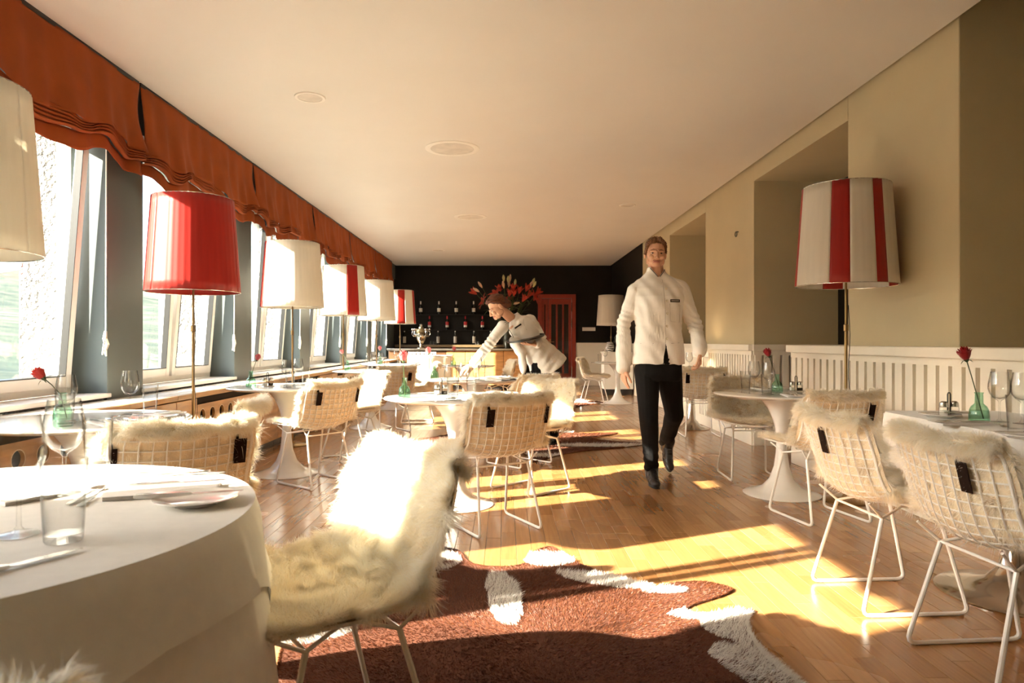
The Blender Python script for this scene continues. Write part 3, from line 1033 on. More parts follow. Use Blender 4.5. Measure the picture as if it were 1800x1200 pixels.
CHAIRS = [
 # x, y, facing, label, skin level, strap u, sheepskin label
 (-0.71, 0.63, (-.60, .80), 'white wire chair closest to the camera, only its furry top showing at bottom left', 'lo', -.58, 'sheepskin on the chair at the bottom left corner of the picture'),
 (-0.445, 1.77, (-.80, -.60), 'white wire chair beside the large white-clothed table, standing on the cowhide', 'hi', .72, 'thick brightly sunlit sheepskin on the chair above the cowhide'),
 (-1.33, 2.72, (-.62, .78), 'white wire chair with its back to the clothed table in the left foreground', 'hi', .80, 'sheepskin folded over the back of the chair behind the foreground glasses'),
 (-1.50, 3.42, (-1, -.12), 'white wire chair on the aisle side of the window table nearest the camera', 'lo', -.58, 'sunlit sheepskin on the chair in front of the perforated oak cabinet'),
 (-1.47, 5.33, (-.80, .60), 'white wire chair with its back to us at the second window table', 'lo', -.62, 'sheepskin on the chair before the second window table, dark strap showing at its left'),
 (-1.42, 6.42, (-.80, -.60), 'white wire chair behind the second window table, facing the window', 'lo', -.58, 'sunlit sheepskin on the far chair of the second window table'),
 (-1.42, 8.36, (-.55, .83), 'white wire chair with its back to us at the third window table', 'lo', .70, 'sheepskin on the chair before the third window table'),
 (-1.17, 9.30, (-1, -.1), 'white wire chair on the aisle side of the third window table', 'lo', .70, 'sheepskin on the aisle chair of the third window table'),
 (-0.06, 4.06, (-.48, .87), 'white wire chair with its grid back to us at the round middle table', 'hi', -.60, 'sheepskin on the chair before the round middle table, dark strap near its left edge'),
 (0.20, 5.10, (-.75, -.66), 'white wire chair on the far side of the round middle table', 'lo', -.58, 'brightly lit sheepskin on the far chair of the round middle table'),
 (0.14, 6.15, (-.70, .70), 'white wire chair just in front of the bending waitress', 'lo', -.58, 'sheepskin on the chair in front of the bending waitress'),
 (1.99, 5.56, (-.05, -1), 'white wire chair facing us behind the round table on the wainscot side', 'lo', -.58, 'sheepskin on the chair facing us behind the red rose table'),
 (1.97, 4.27, (-.20, .98), 'white wire chair with its back to us at the round table on the wainscot side', 'lo', .72, 'sheepskin on the chair in front of the round red rose table'),
 (1.62, 2.93, (1, .06), 'white wire chair at the far end of the cloth-covered table near the wainscot', 'hi', -.05, 'sheepskin with its dark strap in the middle, on the right-hand side of the room'),
 (1.68, 2.29, (1, .08), 'white wire chair at the near end of the cloth-covered table near the wainscot', 'hi', .48, 'sheepskin on the rightmost chair, strap near its far edge'),
 (2.28, 8.00, (.05, 1), 'bare looking white wire chair at the table with the small lit lamp', 'lo', -.72, 'thin sheepskin on the chair at the lamp table'),
 (1.60, 12.30, (.9, -.3), 'white wire chair at the far table behind the walking man', 'lo', -.58, 'sheepskin on the chair at the far table behind the walking man'),
 (-0.10, 10.7, (-1, -.2), 'white wire chair at the farthest middle table near the bar', 'lo', .6, 'sheepskin on the chair at the farthest middle table near the bar'),
]
for (x, y, d, lab, lod, su, sl) in CHAIRS:
    chair(x, y, d[0], d[1], lab, lod, su, sl)

# ================================================================ tulip tables
TOPZ = 0.73
def tulip_meshes(R, rb):
    top = MB().lathe([(0, 0), (R * .6, 0), (R - .03, -.001), (R - .006, -.004), (R, -.009), (R - .006, -.013), (R - .045, -.026), (0, -.028)], 72).mesh('table_top', M_TULIP)
    prof = [(0, .0), (rb, .0), (rb + .002, .005), (rb - .01, .011), (rb * .75, .024), (rb * .5, .055), (rb * .32, .11), (rb * .2, .20), (.040, .30), (.036, .38), (.041, .46), (.060, .54), (.095, .62), (.14, .675), (.17, .70), (0, .703)]
    ped = MB().lathe(prof, 48)
    return top, ped
TT, PED = tulip_meshes(.475, .265)
PED_W = PED.mesh('pedestal', M_TULIP); PED_C = PED.mesh('pedestal', M_CHROME)
TABLES = {
 'win1': (-2.02, 3.28, 'round white pedestal table at the nearest window with a poppy-red rose'),
 'win2': (-1.82, 5.70, 'round white pedestal table at the second window beside the perforated cabinet'),
 'win3': (-1.72, 8.75, 'round white pedestal table at the third window with a small pink rose'),
 'win4': (-1.85, 11.2, 'round white pedestal table at the fourth window near the bar'),
 'mid1': (-0.34, 4.62, 'round white pedestal table in the middle of the room with a large pink rose'),
 'mid2': (-0.30, 6.75, 'round white pedestal table the waitress is reaching over'),
 'mid3': (-0.62, 10.6, 'small round white table furthest back in the middle row'),
 'right1': (2.00, 4.93, 'round white pedestal table with a red rose by the wainscot'),
 'right3': (2.02, 12.2, 'round white pedestal table behind the walking man'),
}
for k, (x, y, lab) in TABLES.items():
    t = thing('tulip_table', lab, 'table', (x, y, 0), 0, 'round pedestal tables')
    o = link('table_top', TT, t); o.location = (0, 0, TOPZ)
    link('pedestal', PED_W, t)

# ================================================================ cloth covered tables
D_ = math.radians
def drape(cx, cy, shape, R, drop_fn, z, nth=160, nr=10, nd=16, fold=0.03, nf=9, seed=0, flare=0.0):
    """tablecloth: flat on the top, rolls over the edge, hangs in soft folds; returns an MB"""
    b = MB()
    def edge(th):
        if shape == 'round':
            return R
        hx, hy = R
        c, s = abs(math.cos(th)), abs(math.sin(th))
        n = 14.0
        return ((c / hx) ** n + (s / hy) ** n) ** (-1 / n)
    def fn(u, v):
        th = 2 * math.pi * u
        E = edge(th)
        c, s = math.cos(th), math.sin(th)
        tot = nr + nd
        k = v * tot
        if k <= nr:
            r = E * (k / nr)
            return (cx + r * c, cy + r * s, z)
        w = (k - nr) / nd
        dr = drop_fn(th)
        f = math.sin(th * nf + seed) + .5 * math.sin(th * (nf * 1.7) + 2 * seed) 
        out = .012 * math.sin(min(1, w * 6) * math.pi / 2) + (fold * (f * .55 + .45)) * w ** .8 + flare * max(0, dr - .12) * w ** 1.2
        return (cx + (E + out) * c, cy + (E + out) * s, z - .008 * min(1, w * 8) - dr * w)
    return b.grid(fn, nth, nr + nd, wrap_u=True)

# large round table in the left foreground
TA = (-1.16, 1.37); TAZ = .742
t = thing('dining_table', 'large round dining table under white linen in the left foreground', 'table', (TA[0], TA[1], 0))
MB().lathe([(0, .735), (.60, .735), (.604, .725), (.60, .712), (0, .71)], 64).build('table_top', M_TULIP, t)
MB().lathe([(0, 0), (.34, 0), (.33, .015), (.10, .10), (.05, .3), (.05, .5), (.12, .68), (.18, .71), (0, .711)], 40).build('pedestal', M_TULIP, t)
def sq_drop(half, R, rot, base=0.0):
    def f(th):
        a = th - rot
        L_ = half / max(abs(math.cos(a)), abs(math.sin(a)))
        return max(.10, L_ - R) + base
    return f
o = drape(TA[0], TA[1], 'round', .612, sq_drop(.755, .60, D_(-42), .01), TAZ - .003, fold=.03, nf=8, seed=1.2, nth=240, flare=.16).build('under_cloth', M_LINEN, None)
tag(o, 'longer white under-cloth hanging from the foreground table', 'tablecloth')
o = drape(TA[0], TA[1], 'round', .620, sq_drop(.685, .60, D_(-12), .03), TAZ, fold=.055, nf=6, seed=2.9, nth=240, flare=.20).build('tablecloth', M_LINEN, None)
tag(o, 'white linen tablecloth over the large round table in the left foreground', 'tablecloth')

# long clothed table by the wainscot
t = thing('dining_table', 'rectangular dining table under white linen by the wainscot, polished steel base', 'table', (2.25, 2.72, 0))
MB().box(-.30, .30, -.80, .80, .705, .735).build('table_top', M_TULIP, t, smooth=False, bevel=.006)
for yy in (.25, -.45):
    MB().lathe([(0, 0), (.30, 0), (.302, .006), (.29, .014), (.20, .03), (.11, .06), (.06, .12), (.04, .22), (.036, .4), (.04, .62), (.09, .70), (0, .705)], 48, c=(-.03, yy, 0)).build('pedestal', M_CHROME, t)
o = drape(2.25, 2.72, 'rect', (.315, .815), lambda th: .30 + .06 * math.sin(3 * th), .742, fold=.03, nf=6, seed=.7, nth=260).build('tablecloth', M_LINEN, None)
tag(o, 'white linen tablecloth on the long table by the wainscot', 'tablecloth')
# clothed table with the small lamp
t = thing('dining_table', 'small dining table under white linen carrying the small lit lamp', 'table', (2.36, 8.62, 0))
MB().box(-.21, .21, -.36, .36, .705, .735).build('table_top', M_TULIP, t, smooth=False, bevel=.006)
MB().lathe([(0, 0), (.22, 0), (.222, .006), (.21, .014), (.12, .04), (.05, .12), (.036, .4), (.04, .62), (.09, .70), (0, .705)], 40).build('pedestal', M_CHROME, t)
o = drape(2.36, 8.62, 'rect', (.22, .37), lambda th: .24, .742, fold=.02, nf=5, seed=.7).build('tablecloth', M_LINEN, None)
tag(o, 'white linen tablecloth on the table with the small lit lamp', 'tablecloth')

# ================================================================ floor lamps
def floor_lamp(x, y, label, sectors, rot=0.0, zb=1.46, zt=2.14, rb=.325, rt=.278, loc_z=0.0, shift=(0, 0)):
    """sectors: list of (degrees, 'r' or 'w') around the shade"""
    t = thing('floor_lamp', label, 'lamp', (x, y, loc_z), 0, 'tall floor lamps with big fabric shades')
    MB().lathe([(0, 0), (.15, 0), (.152, .006), (.14, .016), (.03, .026), (.014, .05), (0, .05)], 40).build('base', M_BRASS, t)
    b = MB().tube([(0, 0, .03), (0, 0, 1.2)], .0105, 10); b.tube([(0, 0, 1.2), (0, 0, zt - .10)], .008, 10)
    b.build('pole', M_BRASS, t)
    MB().lathe([(.0105, 1.17), (.017, 1.175), (.017, 1.215), (.008, 1.22)], 16).build('joint', M_BRASS, t)
    cord = MB().tube([(.013, -.012, .05)] + [(.016 + .006 * math.sin(k * 1.3), -.013, .05 + k * .1) for k in range(1, 14)], .0025, 5)
    cord.build('cord', M_BLACKM, t)
    a = rot
    for (deg, c) in sectors:
        a0, a1 = math.radians(a), math.radians(a + deg)
        n = max(3, int(deg / 5))
        def fn(u, v, a0=a0, a1=a1):
            th = a0 + (a1 - a0) * u
            r = rb + (rt - rb) * v + .0012 * math.sin(th * 46)
            return (r * math.cos(th), r * math.sin(th), zb + (zt - zb) * v)
        MB().grid(fn, n * 2, 10).build('shade_panel', M_RED if c == 'r' else M_CREAM, t, solid=.003)
        a += deg
    MB().tube([(rb * math.cos(q), rb * math.sin(q), zb) for q in np.linspace(0, 2 * math.pi, 49)[:-1]], .003, 5, closed=True).build('lower_ring', M_STEEL, t)
    r = MB()
    0 and r.tube([(rb * math.cos(q), rb * math.sin(q), zb) for q in np.linspace(0, 2 * math.pi, 49)[:-1]], .003, 5, closed=True)
    r.tube([(rt * math.cos(q), rt * math.sin(q), zt) for q in np.linspace(0, 2 * math.pi, 49)[:-1]], .003, 5, closed=True)
    for q in (0, 2.1, 4.2):
        r.tube([(0, 0, zt - .10), (rt * math.cos(q), rt * math.sin(q), zt)], .0025, 5)
    r.build('shade_carrier', M_STEEL, t)
    lb = MB().lathe([(0, zt - .36), (.03, zt - .34), (.034, zt - .30), (.018, zt - .24), (.016, zt - .18), (0, zt - .18)], 16)
    lb.build('bulb', mat('bulb_glass', (.85, .82, .76), .3), t)
    return t
LX = -2.20
# angles: 0 = away from windows (+X), 270 = towards the camera
floor_lamp(LX - .05, 2.76, 'tall floor lamp with a cream shade cut by the left picture edge', [(300, 'w'), (30, 'r'), (30, 'w')], rot=0)
floor_lamp(LX - .08, 5.0, 'tall floor lamp with an all red shade', [(120, 'r'), (120, 'r'), (120, 'r')])
floor_lamp(LX - .05, 7.24, 'tall floor lamp with a cream shade, second to the right of the red one', [(180, 'w'), (44, 'r'), (136, 'w')], rot=0)
floor_lamp(LX - .04, 9.48, 'tall floor lamp with a cream shade and one red stripe towards us', [(293, 'w'), (31, 'r'), (36, 'w')])
floor_lamp(LX, 11.72, 'tall floor lamp with a plain cream shade near the bar', [(180, 'w'), (180, 'w')])
floor_lamp(LX + .06, 13.96, 'tall floor lamp with red and cream stripes next to the bar wall', [(5, 'r'), (265, 'w'), (28, 'r'), (40, 'w'), (22, 'r')])
floor_lamp(2.36, 4.72, 'tall floor lamp with red and white striped shade in front of the beige pillar', [(23, 'r'), (53, 'w'), (22, 'r'), (29, 'w'), (15, 'r'), (50, 'w'), (25, 'r'), (60, 'w'), (25, 'r'), (58, 'w')], rot=150, zb=1.485, zt=2.165)
floor_lamp(2.40, 15.4, 'tall floor lamp with cream shade in the far corner beyond the red door', [(180, 'w'), (180, 'w')])
# ================================================================ tableware
def wine_glass_mesh(h=.222, rb=.0345, rm=.044, rr=.034):
    p = [(0, .0), (rb, .001), (rb, .0025), (.012, .006), (.0045, .016), (.0036, .05), (.004, .088), (.009, .096), (.026, .108), (.038, .125), (rm, .148), (rm * .985, .168), (rr + .004, .198), (rr, h), (rr - .0012, h),
         (rr + .0025, .198), (rm * .985 - .0014, .168), (rm - .0015, .148), (.0365, .1265), (.0245, .110), (0, .101)]
    return MB().lathe(p, 28).mesh('wine_glass', M_GLASS)
def tumbler_mesh(h=.145, r0=.031, r1=.039):
    p = [(0, 0), (r0 - .002, 0), (r0, .003), (r1, h), (r1 - .0014, h), (r0 - .0012, .014), (0, .012)]
    return MB().lathe(p, 28).mesh('water_glass', M_GLASS)
def plate_mesh(R=.088):
    p = [(0, .002), (R * .55, .002), (R * .58, .0), (R * .62, .002), (R * .72, .006), (R, .014), (R, .0165), (R * .72, .0095), (R * .6, .006), (0, .006)]
    return MB().lathe(p, 40).mesh('side_plate', M_CHINA)
def flat_bar(b, pts, mi=0):
    """pts: (y, halfwidth, z0, z1) stations of a flat bar along y"""
    vs = []; fs = []
    for (y, w, z0, z1) in pts:
        vs += [(-w, y, z0), (w, y, z0), (w, y, z1), (-w, y, z1)]
    for i in range(len(pts) - 1):
        o = i * 4
        for k in range(4):
            k2 = (k + 1) % 4
            fs.append((o + k, o + k2, o + 4 + k2, o + 4 + k))
    fs.append((3, 2, 1, 0)); e = (len(pts) - 1) * 4; fs.append((e, e + 1, e + 2, e + 3))
    b.add(vs, fs, mi)
def knife_parts():
    h = MB(); flat_bar(h, [(-.115, .0035, .002, .006), (-.11, .007, .0005, .009), (-.06, .008, .0, .010), (-.01, .006, .0012, .0085), (0, .0045, .002, .007)])
    bl = MB(); flat_bar(bl, [(-.002, .004, .003, .0055), (.01, .009, .0035, .0048), (.07, .0095, .0035, .0046), (.10, .006, .0036, .0044), (.112, .001, .0038, .0042)])
    return h.mesh('handle', M_STEEL), bl.mesh('blade', M_STEEL)
def fork_mesh():
    b = MB()
    flat_bar(b, [(-.10, .004, .002, .004), (-.09, .0065, .001, .0035), (-.02, .0032, .002, .0048), (.03, .003, .004, .007), (.045, .009, .003, .006), (.055, .011, .002, .004)])
    for k in (-1.5, -.5, .5, 1.5):
        b.tube([(k * .0058, .055, .003), (k * .0060, .08, .003), (k * .0058, .098, .006)], [.0018, .0017, .0007], 5)
    return b.mesh('fork', M_STEEL)
def spoon_mesh():
    b = MB()
    flat_bar(b, [(-.09, .004, .002, .004), (-.08, .006, .001, .0035), (-.02, .003, .002, .0048), (.03, .0028, .004, .007), (.04, .004, .004, .0065)])
    def f(u, v):
        a = 2 * math.pi * u
        return (.0165 * v * math.cos(a), .062 + .026 * v * math.sin(a), .002 + .0065 * v * v)
    b.grid(f, 20, 5, wrap_u=True)
    return b.mesh('spoon', M_STEEL)
def napkin_mesh():
    b = MB()
    for k in range(3):
        q = .003 * k
        def f(u, v, q=q, k=k):
            return (-.055 + .11 * u + .002 * k, -.12 + .24 * v - .003 * k, .0018 + q + .0022 * math.sin(u * 5 + v * 3 + k) ** 2)
        b.grid(f, 10, 16)
        b.add([(-.055, -.12, q), (.055, -.12, q), (.055, .12, q), (-.055, .12, q)], [(0, 3, 2, 1)])
    b.box(-.0535, .0535, -.118, .118, .0, .0078)
    return b.mesh('napkin', M_NAPKIN)
WG, WT, PLT = wine_glass_mesh(), tumbler_mesh(), plate_mesh()
KH, KB_ = knife_parts()
FK, SPN, NAP = fork_mesh(), spoon_mesh(), napkin_mesh()

# roses
M_STEM = mat('rose_stem', (0.045, 0.07, 0.02), .5, var=.2)
def rose_mats(nm, c):
    return mat(nm, c, .5, var=.18, scale=30, transl=.25, sheen=.3)
M_ROSE_R = rose_mats('red_petals', (0.42, 0.006, 0.012)); M_ROSE_P = rose_mats('pink_petals', (0.62, 0.12, 0.12)); M_ROSE_O = rose_mats('poppy_petals', (0.62, 0.035, 0.022))
def petal(layer, k, n, seed):
    """one cupped petal of a rose of unit radius"""
    ph = 2 * math.pi * k / n + layer * .9 + .15 * math.sin(seed + k)
    open_ = [.10, .20, .30, .40, .47][layer]; hgt = [1.28, 1.26, 1.20, 1.10, .98][layer]; wid = [.5, .62, .75, .85, .9][layer]
    def f(u, v):
        s = (u - .5) * 2
        w = wid * (math.sin(math.pi * min(1, .12 + v * .80)) ** .6)
        r = (.10 + open_ * math.sin(v * 1.6) ** .8) + (.16 * max(0, v - .75) ** 1.3 * layer * .9)
        th = ph + s * w / max(.35, r + .25)
        rr = r * (1 - .06 * s * s) + .03 * math.sin(5 * s + k)
        z = hgt * v - .14 * s * s * v - .16 * max(0, v - .8) * layer
        return (rr * math.cos(th), rr * math.sin(th), z)
    return f
ROSE_ME = {}
def rose_meshes(key, m):
    out = []
    for layer, n in enumerate((2, 3, 3, 4, 5)):
        for k in range(n):
            out.append(MB().grid(petal(layer, k, n, layer * 3.1), 8, 7).mesh('petal', m))
    ROSE_ME[key] = out
for k_, m_ in (('r', M_ROSE_R), ('p', M_ROSE_P), ('o', M_ROSE_O)):
    rose_meshes(k_, m_)
def vase_mesh():
    p = [(0, 0), (.036, .0), (.040, .004), (.040, .03), (.037, .055), (.030, .070), (.017, .082), (.0155, .125), (.019, .130), (.0175, .131), (.014, .125), (.015, .083), (.028, .068), (.035, .054), (.038, .03), (.038, .008), (0, .006)]
    return MB().lathe(p, 28).mesh('vase_glass', M_GREEN)
VASE = vase_mesh()
M_WATER = glass_mat('vase_water', (.90, .97, .93), (.75, .9, .82), 1.33, .0)
WATER = MB().lathe([(0, .008), (.0365, .009), (.0365, .03), (.034, .052), (0, .052)], 24).mesh('water', M_WATER)
SEPAL = None
def rose_vase(x, y, z, key, lean, h, size, vlabel, rlabel):
    v = thing('bud_vase', vlabel, 'vase', (x, y, z), 0, 'green glass bud vases')
    link('vase_glass', VASE, v); link('water', WATER, v)
    r = thing('rose', rlabel, 'rose', (x, y, z + .012), 0, 'single stem roses')
    top = Vector((lean[0], lean[1], h))
    a = Vector((-lean[0] * .12, -lean[1] * .12, 0.0))
    mid = a.lerp(top, .45)
    # keep the stem inside the neck
    neck = Vector((max(-.011, min(.011, lean[0] * .3)), max(-.011, min(.011, lean[1] * .3)), .112))
    a = Vector((-neck.x * 1.8, -neck.y * 1.8, .002))
    stem = MB().tube([a, neck, neck.lerp(top, .5) + Vector((lean[0] * .03, 0, .008)), top], [.0025, .0025, .0023, .0028], 6)
    stem.build('stem', M_STEM, r)
    axis = (top - neck).normalized()
    q = axis.to_track_quat('Z', 'Y')
    for me in ROSE_ME[key]:
        o = link('petal', me, r)
        o.location = top; o.rotation_mode = 'QUATERNION'; o.rotation_quaternion = q
        o.scale = (size, size, size * 1.12)
    b = MB()
    for k in range(5):
        th = 2 * math.pi * k / 5
        def f(u, w, th=th):
            s = (u - .5) * 2
            return ((.3 + .55 * w) * math.cos(th + s * .22 * (1 - w)), (.3 + .55 * w) * math.sin(th + s * .22 * (1 - w)), .06 + .12 * w - .35 * w * w)
        b.grid(f, 3, 4)
    b.lathe([(0, -.18), (.10, -.14), (.2, -.02), (.26, .10), (0, .16)], 10)
    o = b.build('sepals', M_STEM, r)
    o.location = top; o.rotation_mode = 'QUATERNION'; o.rotation_quaternion = q; o.scale = (size, size, size)

def put(name, me, x, y, z, rz, label, cat, group):
    o = link(name, me)
    o.location = (x, y, z); o.rotation_euler = (0, 0, rz)
    return tag(o, label, cat, group)
def knife(x, y, z, rz, label, tilt=0.0):
    t = thing('table_knife', label, 'knife', (x, y, z), rz, 'steel table knives')
    t.rotation_euler = (tilt, 0, rz)
    link('handle', KH, t); link('blade', KB_, t)
    return t

def setting(cx, cy, z, ang, R, who, full=True, glasses=True, mirror=1):
    """one place setting on a table centred at (cx, cy); ang is where the guest sits"""
    c, s = math.cos(ang), math.sin(ang)
    def P(r, t_):      # r from the centre towards the guest, t_ to the guest's right
        t_ *= mirror
        return (cx + c * r - s * -t_ * -1, cy + s * r + c * t_ * -1) if False else (cx + c * r + s * t_, cy + s * r - c * t_)
    rz = ang + math.pi / 2           # knives point to the centre
    x, y = P(R - .155, 0)
    put('napkin', NAP, x, y, z + .0005, rz, 'folded white napkin %s' % who, 'napkin', 'folded napkins')
    x, y = P(R - .17, .025)
    knife(x, y, z + .0095, rz + .08, 'dinner knife lying on the napkin %s' % who)
    x, y = P(R - .17, -.025)
    put('fork', FK, x, y, z + .0095, rz - .10, 'dinner fork lying on the napkin %s' % who, 'fork', 'steel forks')
    x, y = P(R - .15, -.155)
    put('side_plate', PLT, x, y, z, 0, 'small white side plate %s' % who, 'plate', 'white side plates')
    knife(x, y, z + .0175, rz + .35, 'small butter knife across the side plate %s' % who)
    if full:
        x, y = P(R - .33, .03)
        put('spoon', SPN, x, y, z, rz + 1.45, 'dessert spoon above the napkin %s' % who, 'spoon', 'steel spoons')
    if glasses:
        x, y = P(R - .29, .125)
        put('wine_glass', WG, x, y, z, 0, 'stemmed wine glass %s' % who, 'glass', 'wine glasses')
        x, y = P(R - .20, .155)
        put('water_glass', WT, x, y, z, .3, 'straight water tumbler %s' % who, 'glass', 'water tumblers')

def caddy(x, y, z, label, rz=0):
    t = thing('condiment_caddy', label, 'caddy', (x, y, z), rz)
    MB().box(-.05, .05, -.028, .028, 0, .006).build('tray', M_STEEL, t, bevel=.002)
    b = MB().tube([(-.008, 0, .006), (-.008, 0, .105), (-.004, 0, .113), (.004, 0, .113), (.008, 0, .105), (.008, 0, .006)], .0032, 6)
    b.build('handle', M_BLACKM, t)
    for s, nm in ((-1, 'salt'), (1, 'pepper')):
        g = MB().lathe([(0, .006), (.019, .006), (.021, .012), (.021, .042), (.018, .048), (0, .048)], 16, c=(s * .029, 0, 0)).build('jar', M_GLASS, t)
        MB().lathe([(0, .008), (.018, .008), (.018, .03 if s < 0 else .026), (0, .03 if s < 0 else .026)], 14, c=(s * .029, 0, 0)).build('contents', M_NAPKIN if s < 0 else mat('pepper_grain', (.05, .035, .02), .9), g)
        MB().lathe([(.0195, .046), (.020, .05), (.018, .066), (.01, .073), (0, .074)], 16, c=(s * .029, 0, 0)).build('lid', M_STEEL, t)

# --- foreground round table (cloth)
Z = TAZ + .001
def on(px, py, z=Z):
    return flo(px, py, z)[:2]
def pw(nm, me, px, py, label, cat, group, rz=0, z=Z):
    x, y = on(px, py, z)
    return put(nm, me, x, y, z, rz, label, cat, group)
pw('wine_glass', WG, 33, 940, 'large wine glass at the left picture edge on the foreground table', 'glass', 'wine glasses')
pw('wine_glass', WG, 113, 868, 'wine glass standing behind the front tumbler on the foreground table', 'glass', 'wine glasses')
pw('water_glass', WT, 112, 950, 'front water tumbler on the foreground table', 'glass', 'water tumblers')
pw('water_glass', WT, 172, 822, 'farther water tumbler on the foreground table, beside the wine glass', 'glass', 'water tumblers')
x, y = on(345, 884)
put('side_plate', PLT, x, y, Z, 0, 'white side plate at the right edge of the foreground table', 'plate', 'white side plates')
knife(x - .01, y + .0, Z + .0175, math.radians(-72), 'steel knife across the side plate on the foreground table')
x, y = on(290, 866)
put('napkin', NAP, x, y, Z, math.radians(-74), 'folded napkin in front of the wire chair on the foreground table', 'napkin', 'folded napkins')
x, y = on(318, 857)
knife(x, y, Z + .009, math.radians(-68), 'dinner knife resting on the napkin of the foreground table')
x, y = on(300, 836)
put('fork', FK, x, y, Z, math.radians(-60), 'dinner fork beyond the napkin on the foreground table', 'fork', 'steel forks')
x, y = on(290, 838)
knife(x + .03, y + .03, Z, math.radians(-80), 'farthest steel knife on the foreground table')
x, y = on(168, 874)
put('fork', FK, x, y, Z, math.radians(12), 'small fork beside the front tumbler on the foreground table', 'fork', 'steel forks')
x, y = on(152, 872)
put('spoon', SPN, x, y, Z, math.radians(8), 'dessert spoon beside the small fork on the foreground table', 'spoon', 'steel spoons')
x, y = on(15, 1000)
knife(x, y, Z, math.radians(-30), 'steel knife at the left picture edge on the foreground table')
x, y = on(10, 870)
put('napkin', NAP, x, y, Z, math.radians(60), 'folded napkin at the left picture edge on the foreground table', 'napkin', 'folded napkins')

# --- round tables
def at_table(k, who_a, who_b, ang_a, ang_b, **kw):
    x, y, _ = TABLES[k]
    setting(x, y, TOPZ + .0005, ang_a, .475, who_a, **kw)
    if who_b:
        setting(x, y, TOPZ + .0005, ang_b, .475, who_b, mirror=-1, **kw)
D = math.radians
at_table('win1', 'at the near seat of the first window table', 'at the aisle seat of the first window table', D(-42), D(25))
at_table('win2', 'at the near seat of the second window table', 'at the far seat of the second window table', D(-38), D(48))
at_table('win3', 'at the near seat of the third window table', 'at the aisle seat of the third window table', D(-50), D(30))
at_table('mid1', 'at the near seat of the round middle table', 'at the far seat of the round middle table', D(-58), D(42))
at_table('mid2', 'on the near side of the waitress table', 'under the waitress hand', D(-45), D(60))
at_table('right1', 'near us on the red rose table', 'on the far side of the red rose table', D(-100), D(92))
at_table('right3', 'at the far table behind the walking man', None, D(200), 0, full=False)
at_table('win4', 'at the fourth window table near the bar', None, D(-30), 0, full=False)

def rv(k, px, rose_px, key, d, size, vl, rl, dy=0.0):
    """vase foot seen at px on the table, bloom centre seen at rose_px"""
    z = TOPZ + .0005
    x = (px[0] - 887) * d / 1200; y = d
    bx = (rose_px[0] - 887) * d / 1200; bz = 1.10 + (600 - rose_px[1]) * d / 1200
    rose_vase(x, y, z, key, (bx - x, dy), bz - z - .012 - size * .5, size, vl, rl)
rv('win1', (110, 0), (78, 657), 'o', 3.18, .046, 'green bud vase on the first window table', 'poppy-red rose leaning left on the first window table')
rv('win2', (441, 0), (451, 629), 'p', 5.52, .040, 'green bud vase on the second window table', 'small pink rose on the second window table before the white window frame')
rv('win3', (611, 0), (603, 619), 'p', 8.65, .045, 'green bud vase on the third window table', 'small pink rose on the third window table')
rv('win4', (668, 0), (668, 613), 'p', 11.1, .05, 'green bud vase on the fourth window table', 'small pink rose on the fourth window table near the bar')
rv('mid1', (711, 0), (709, 628), 'p', 4.50, .052, 'green bud vase on the round middle table', 'large pink rose standing upright on the round middle table')
rv('mid2', (764, 0), (755, 617), 'p', 6.75, .050, 'bud vase on the table under the waitress hand', 'pink rose leaning left on the table of the waitress')
rv('mid3', (797, 0), (798, 614), 'p', 10.5, .055, 'bud vase on the farthest middle table', 'pale pink rose on the farthest middle table')
rv('right1', (1366, 0), (1352, 621), 'r', 4.98, .048, 'green bud vase on the round table by the pillar', 'red rose on the round table by the pillar')
caddy(2.16, 5.06, TOPZ + .0005, 'salt and pepper caddy on the round red rose table by the pillar')
caddy(-0.44, 4.72, TOPZ + .0005, 'salt and pepper caddy on the round middle table', .5)
caddy(-1.95, 5.62, TOPZ + .0005, 'salt and pepper caddy on the second window table', .9)

# --- long clothed table by the wainscot
Z2 = .744
rose_vase((1721 - 887) * 3.02 / 1200, 3.02, Z2, 'r', (-.055, .0), .26, .046, 'green bud vase with water on the long clothed table', 'dark red rose leaning left on the long clothed table')
caddy((1673 - 887) * 3.22 / 1200, 3.24, Z2, 'salt and pepper caddy on the long clothed table', .2)
def q3(px, d): return ((px - 887) * d / 1200, d)
x, y = q3(1757, 3.02); put('wine_glass', WG, x, y, Z2, 0, 'wine glass just right of the dark red rose on the long table', 'glass', 'wine glasses')
x, y = q3(1797, 2.95); put('wine_glass', WG, x, y, Z2, 0, 'wine glass at the right picture edge on the long table', 'glass', 'wine glasses')
x, y = q3(1788, 2.68); put('water_glass', WT, x, y, Z2, 0, 'water tumbler at the right picture edge on the long table', 'glass', 'water tumblers')
x, y = q3(1652, 3.22); put('side_plate', PLT, x, y, Z2, 0, 'side plate at the far end of the long clothed table', 'plate', 'white side plates'); knife(x + .02, y, Z2 + .0175, D(80), 'butter knife on the far side plate of the long table')
x, y = q3(1690, 2.95); put('napkin', NAP, x, y, Z2, D(92), 'folded napkin in the middle of the long clothed table', 'napkin', 'folded napkins')
knife(x - .02, y - .03, Z2 + .009, D(88), 'dinner knife on the napkin of the long clothed table')
put('fork', FK, x + .0, y + .02, Z2 + .009, D(98), 'dinner fork on the napkin of the long clothed table', 'fork', 'steel forks')
x, y = q3(1762, 2.86); put('spoon', SPN, x, y, Z2, D(150), 'dessert spoon beyond the napkin on the long clothed table', 'spoon', 'steel spoons')
x, y = q3(1800, 2.52); put('side_plate', PLT, x, y, Z2, 0, 'side plate cut by the right picture edge on the long table', 'plate', 'white side plates'); knife(x, y, Z2 + .0175, D(75), 'butter knife on the side plate at the right picture edge')

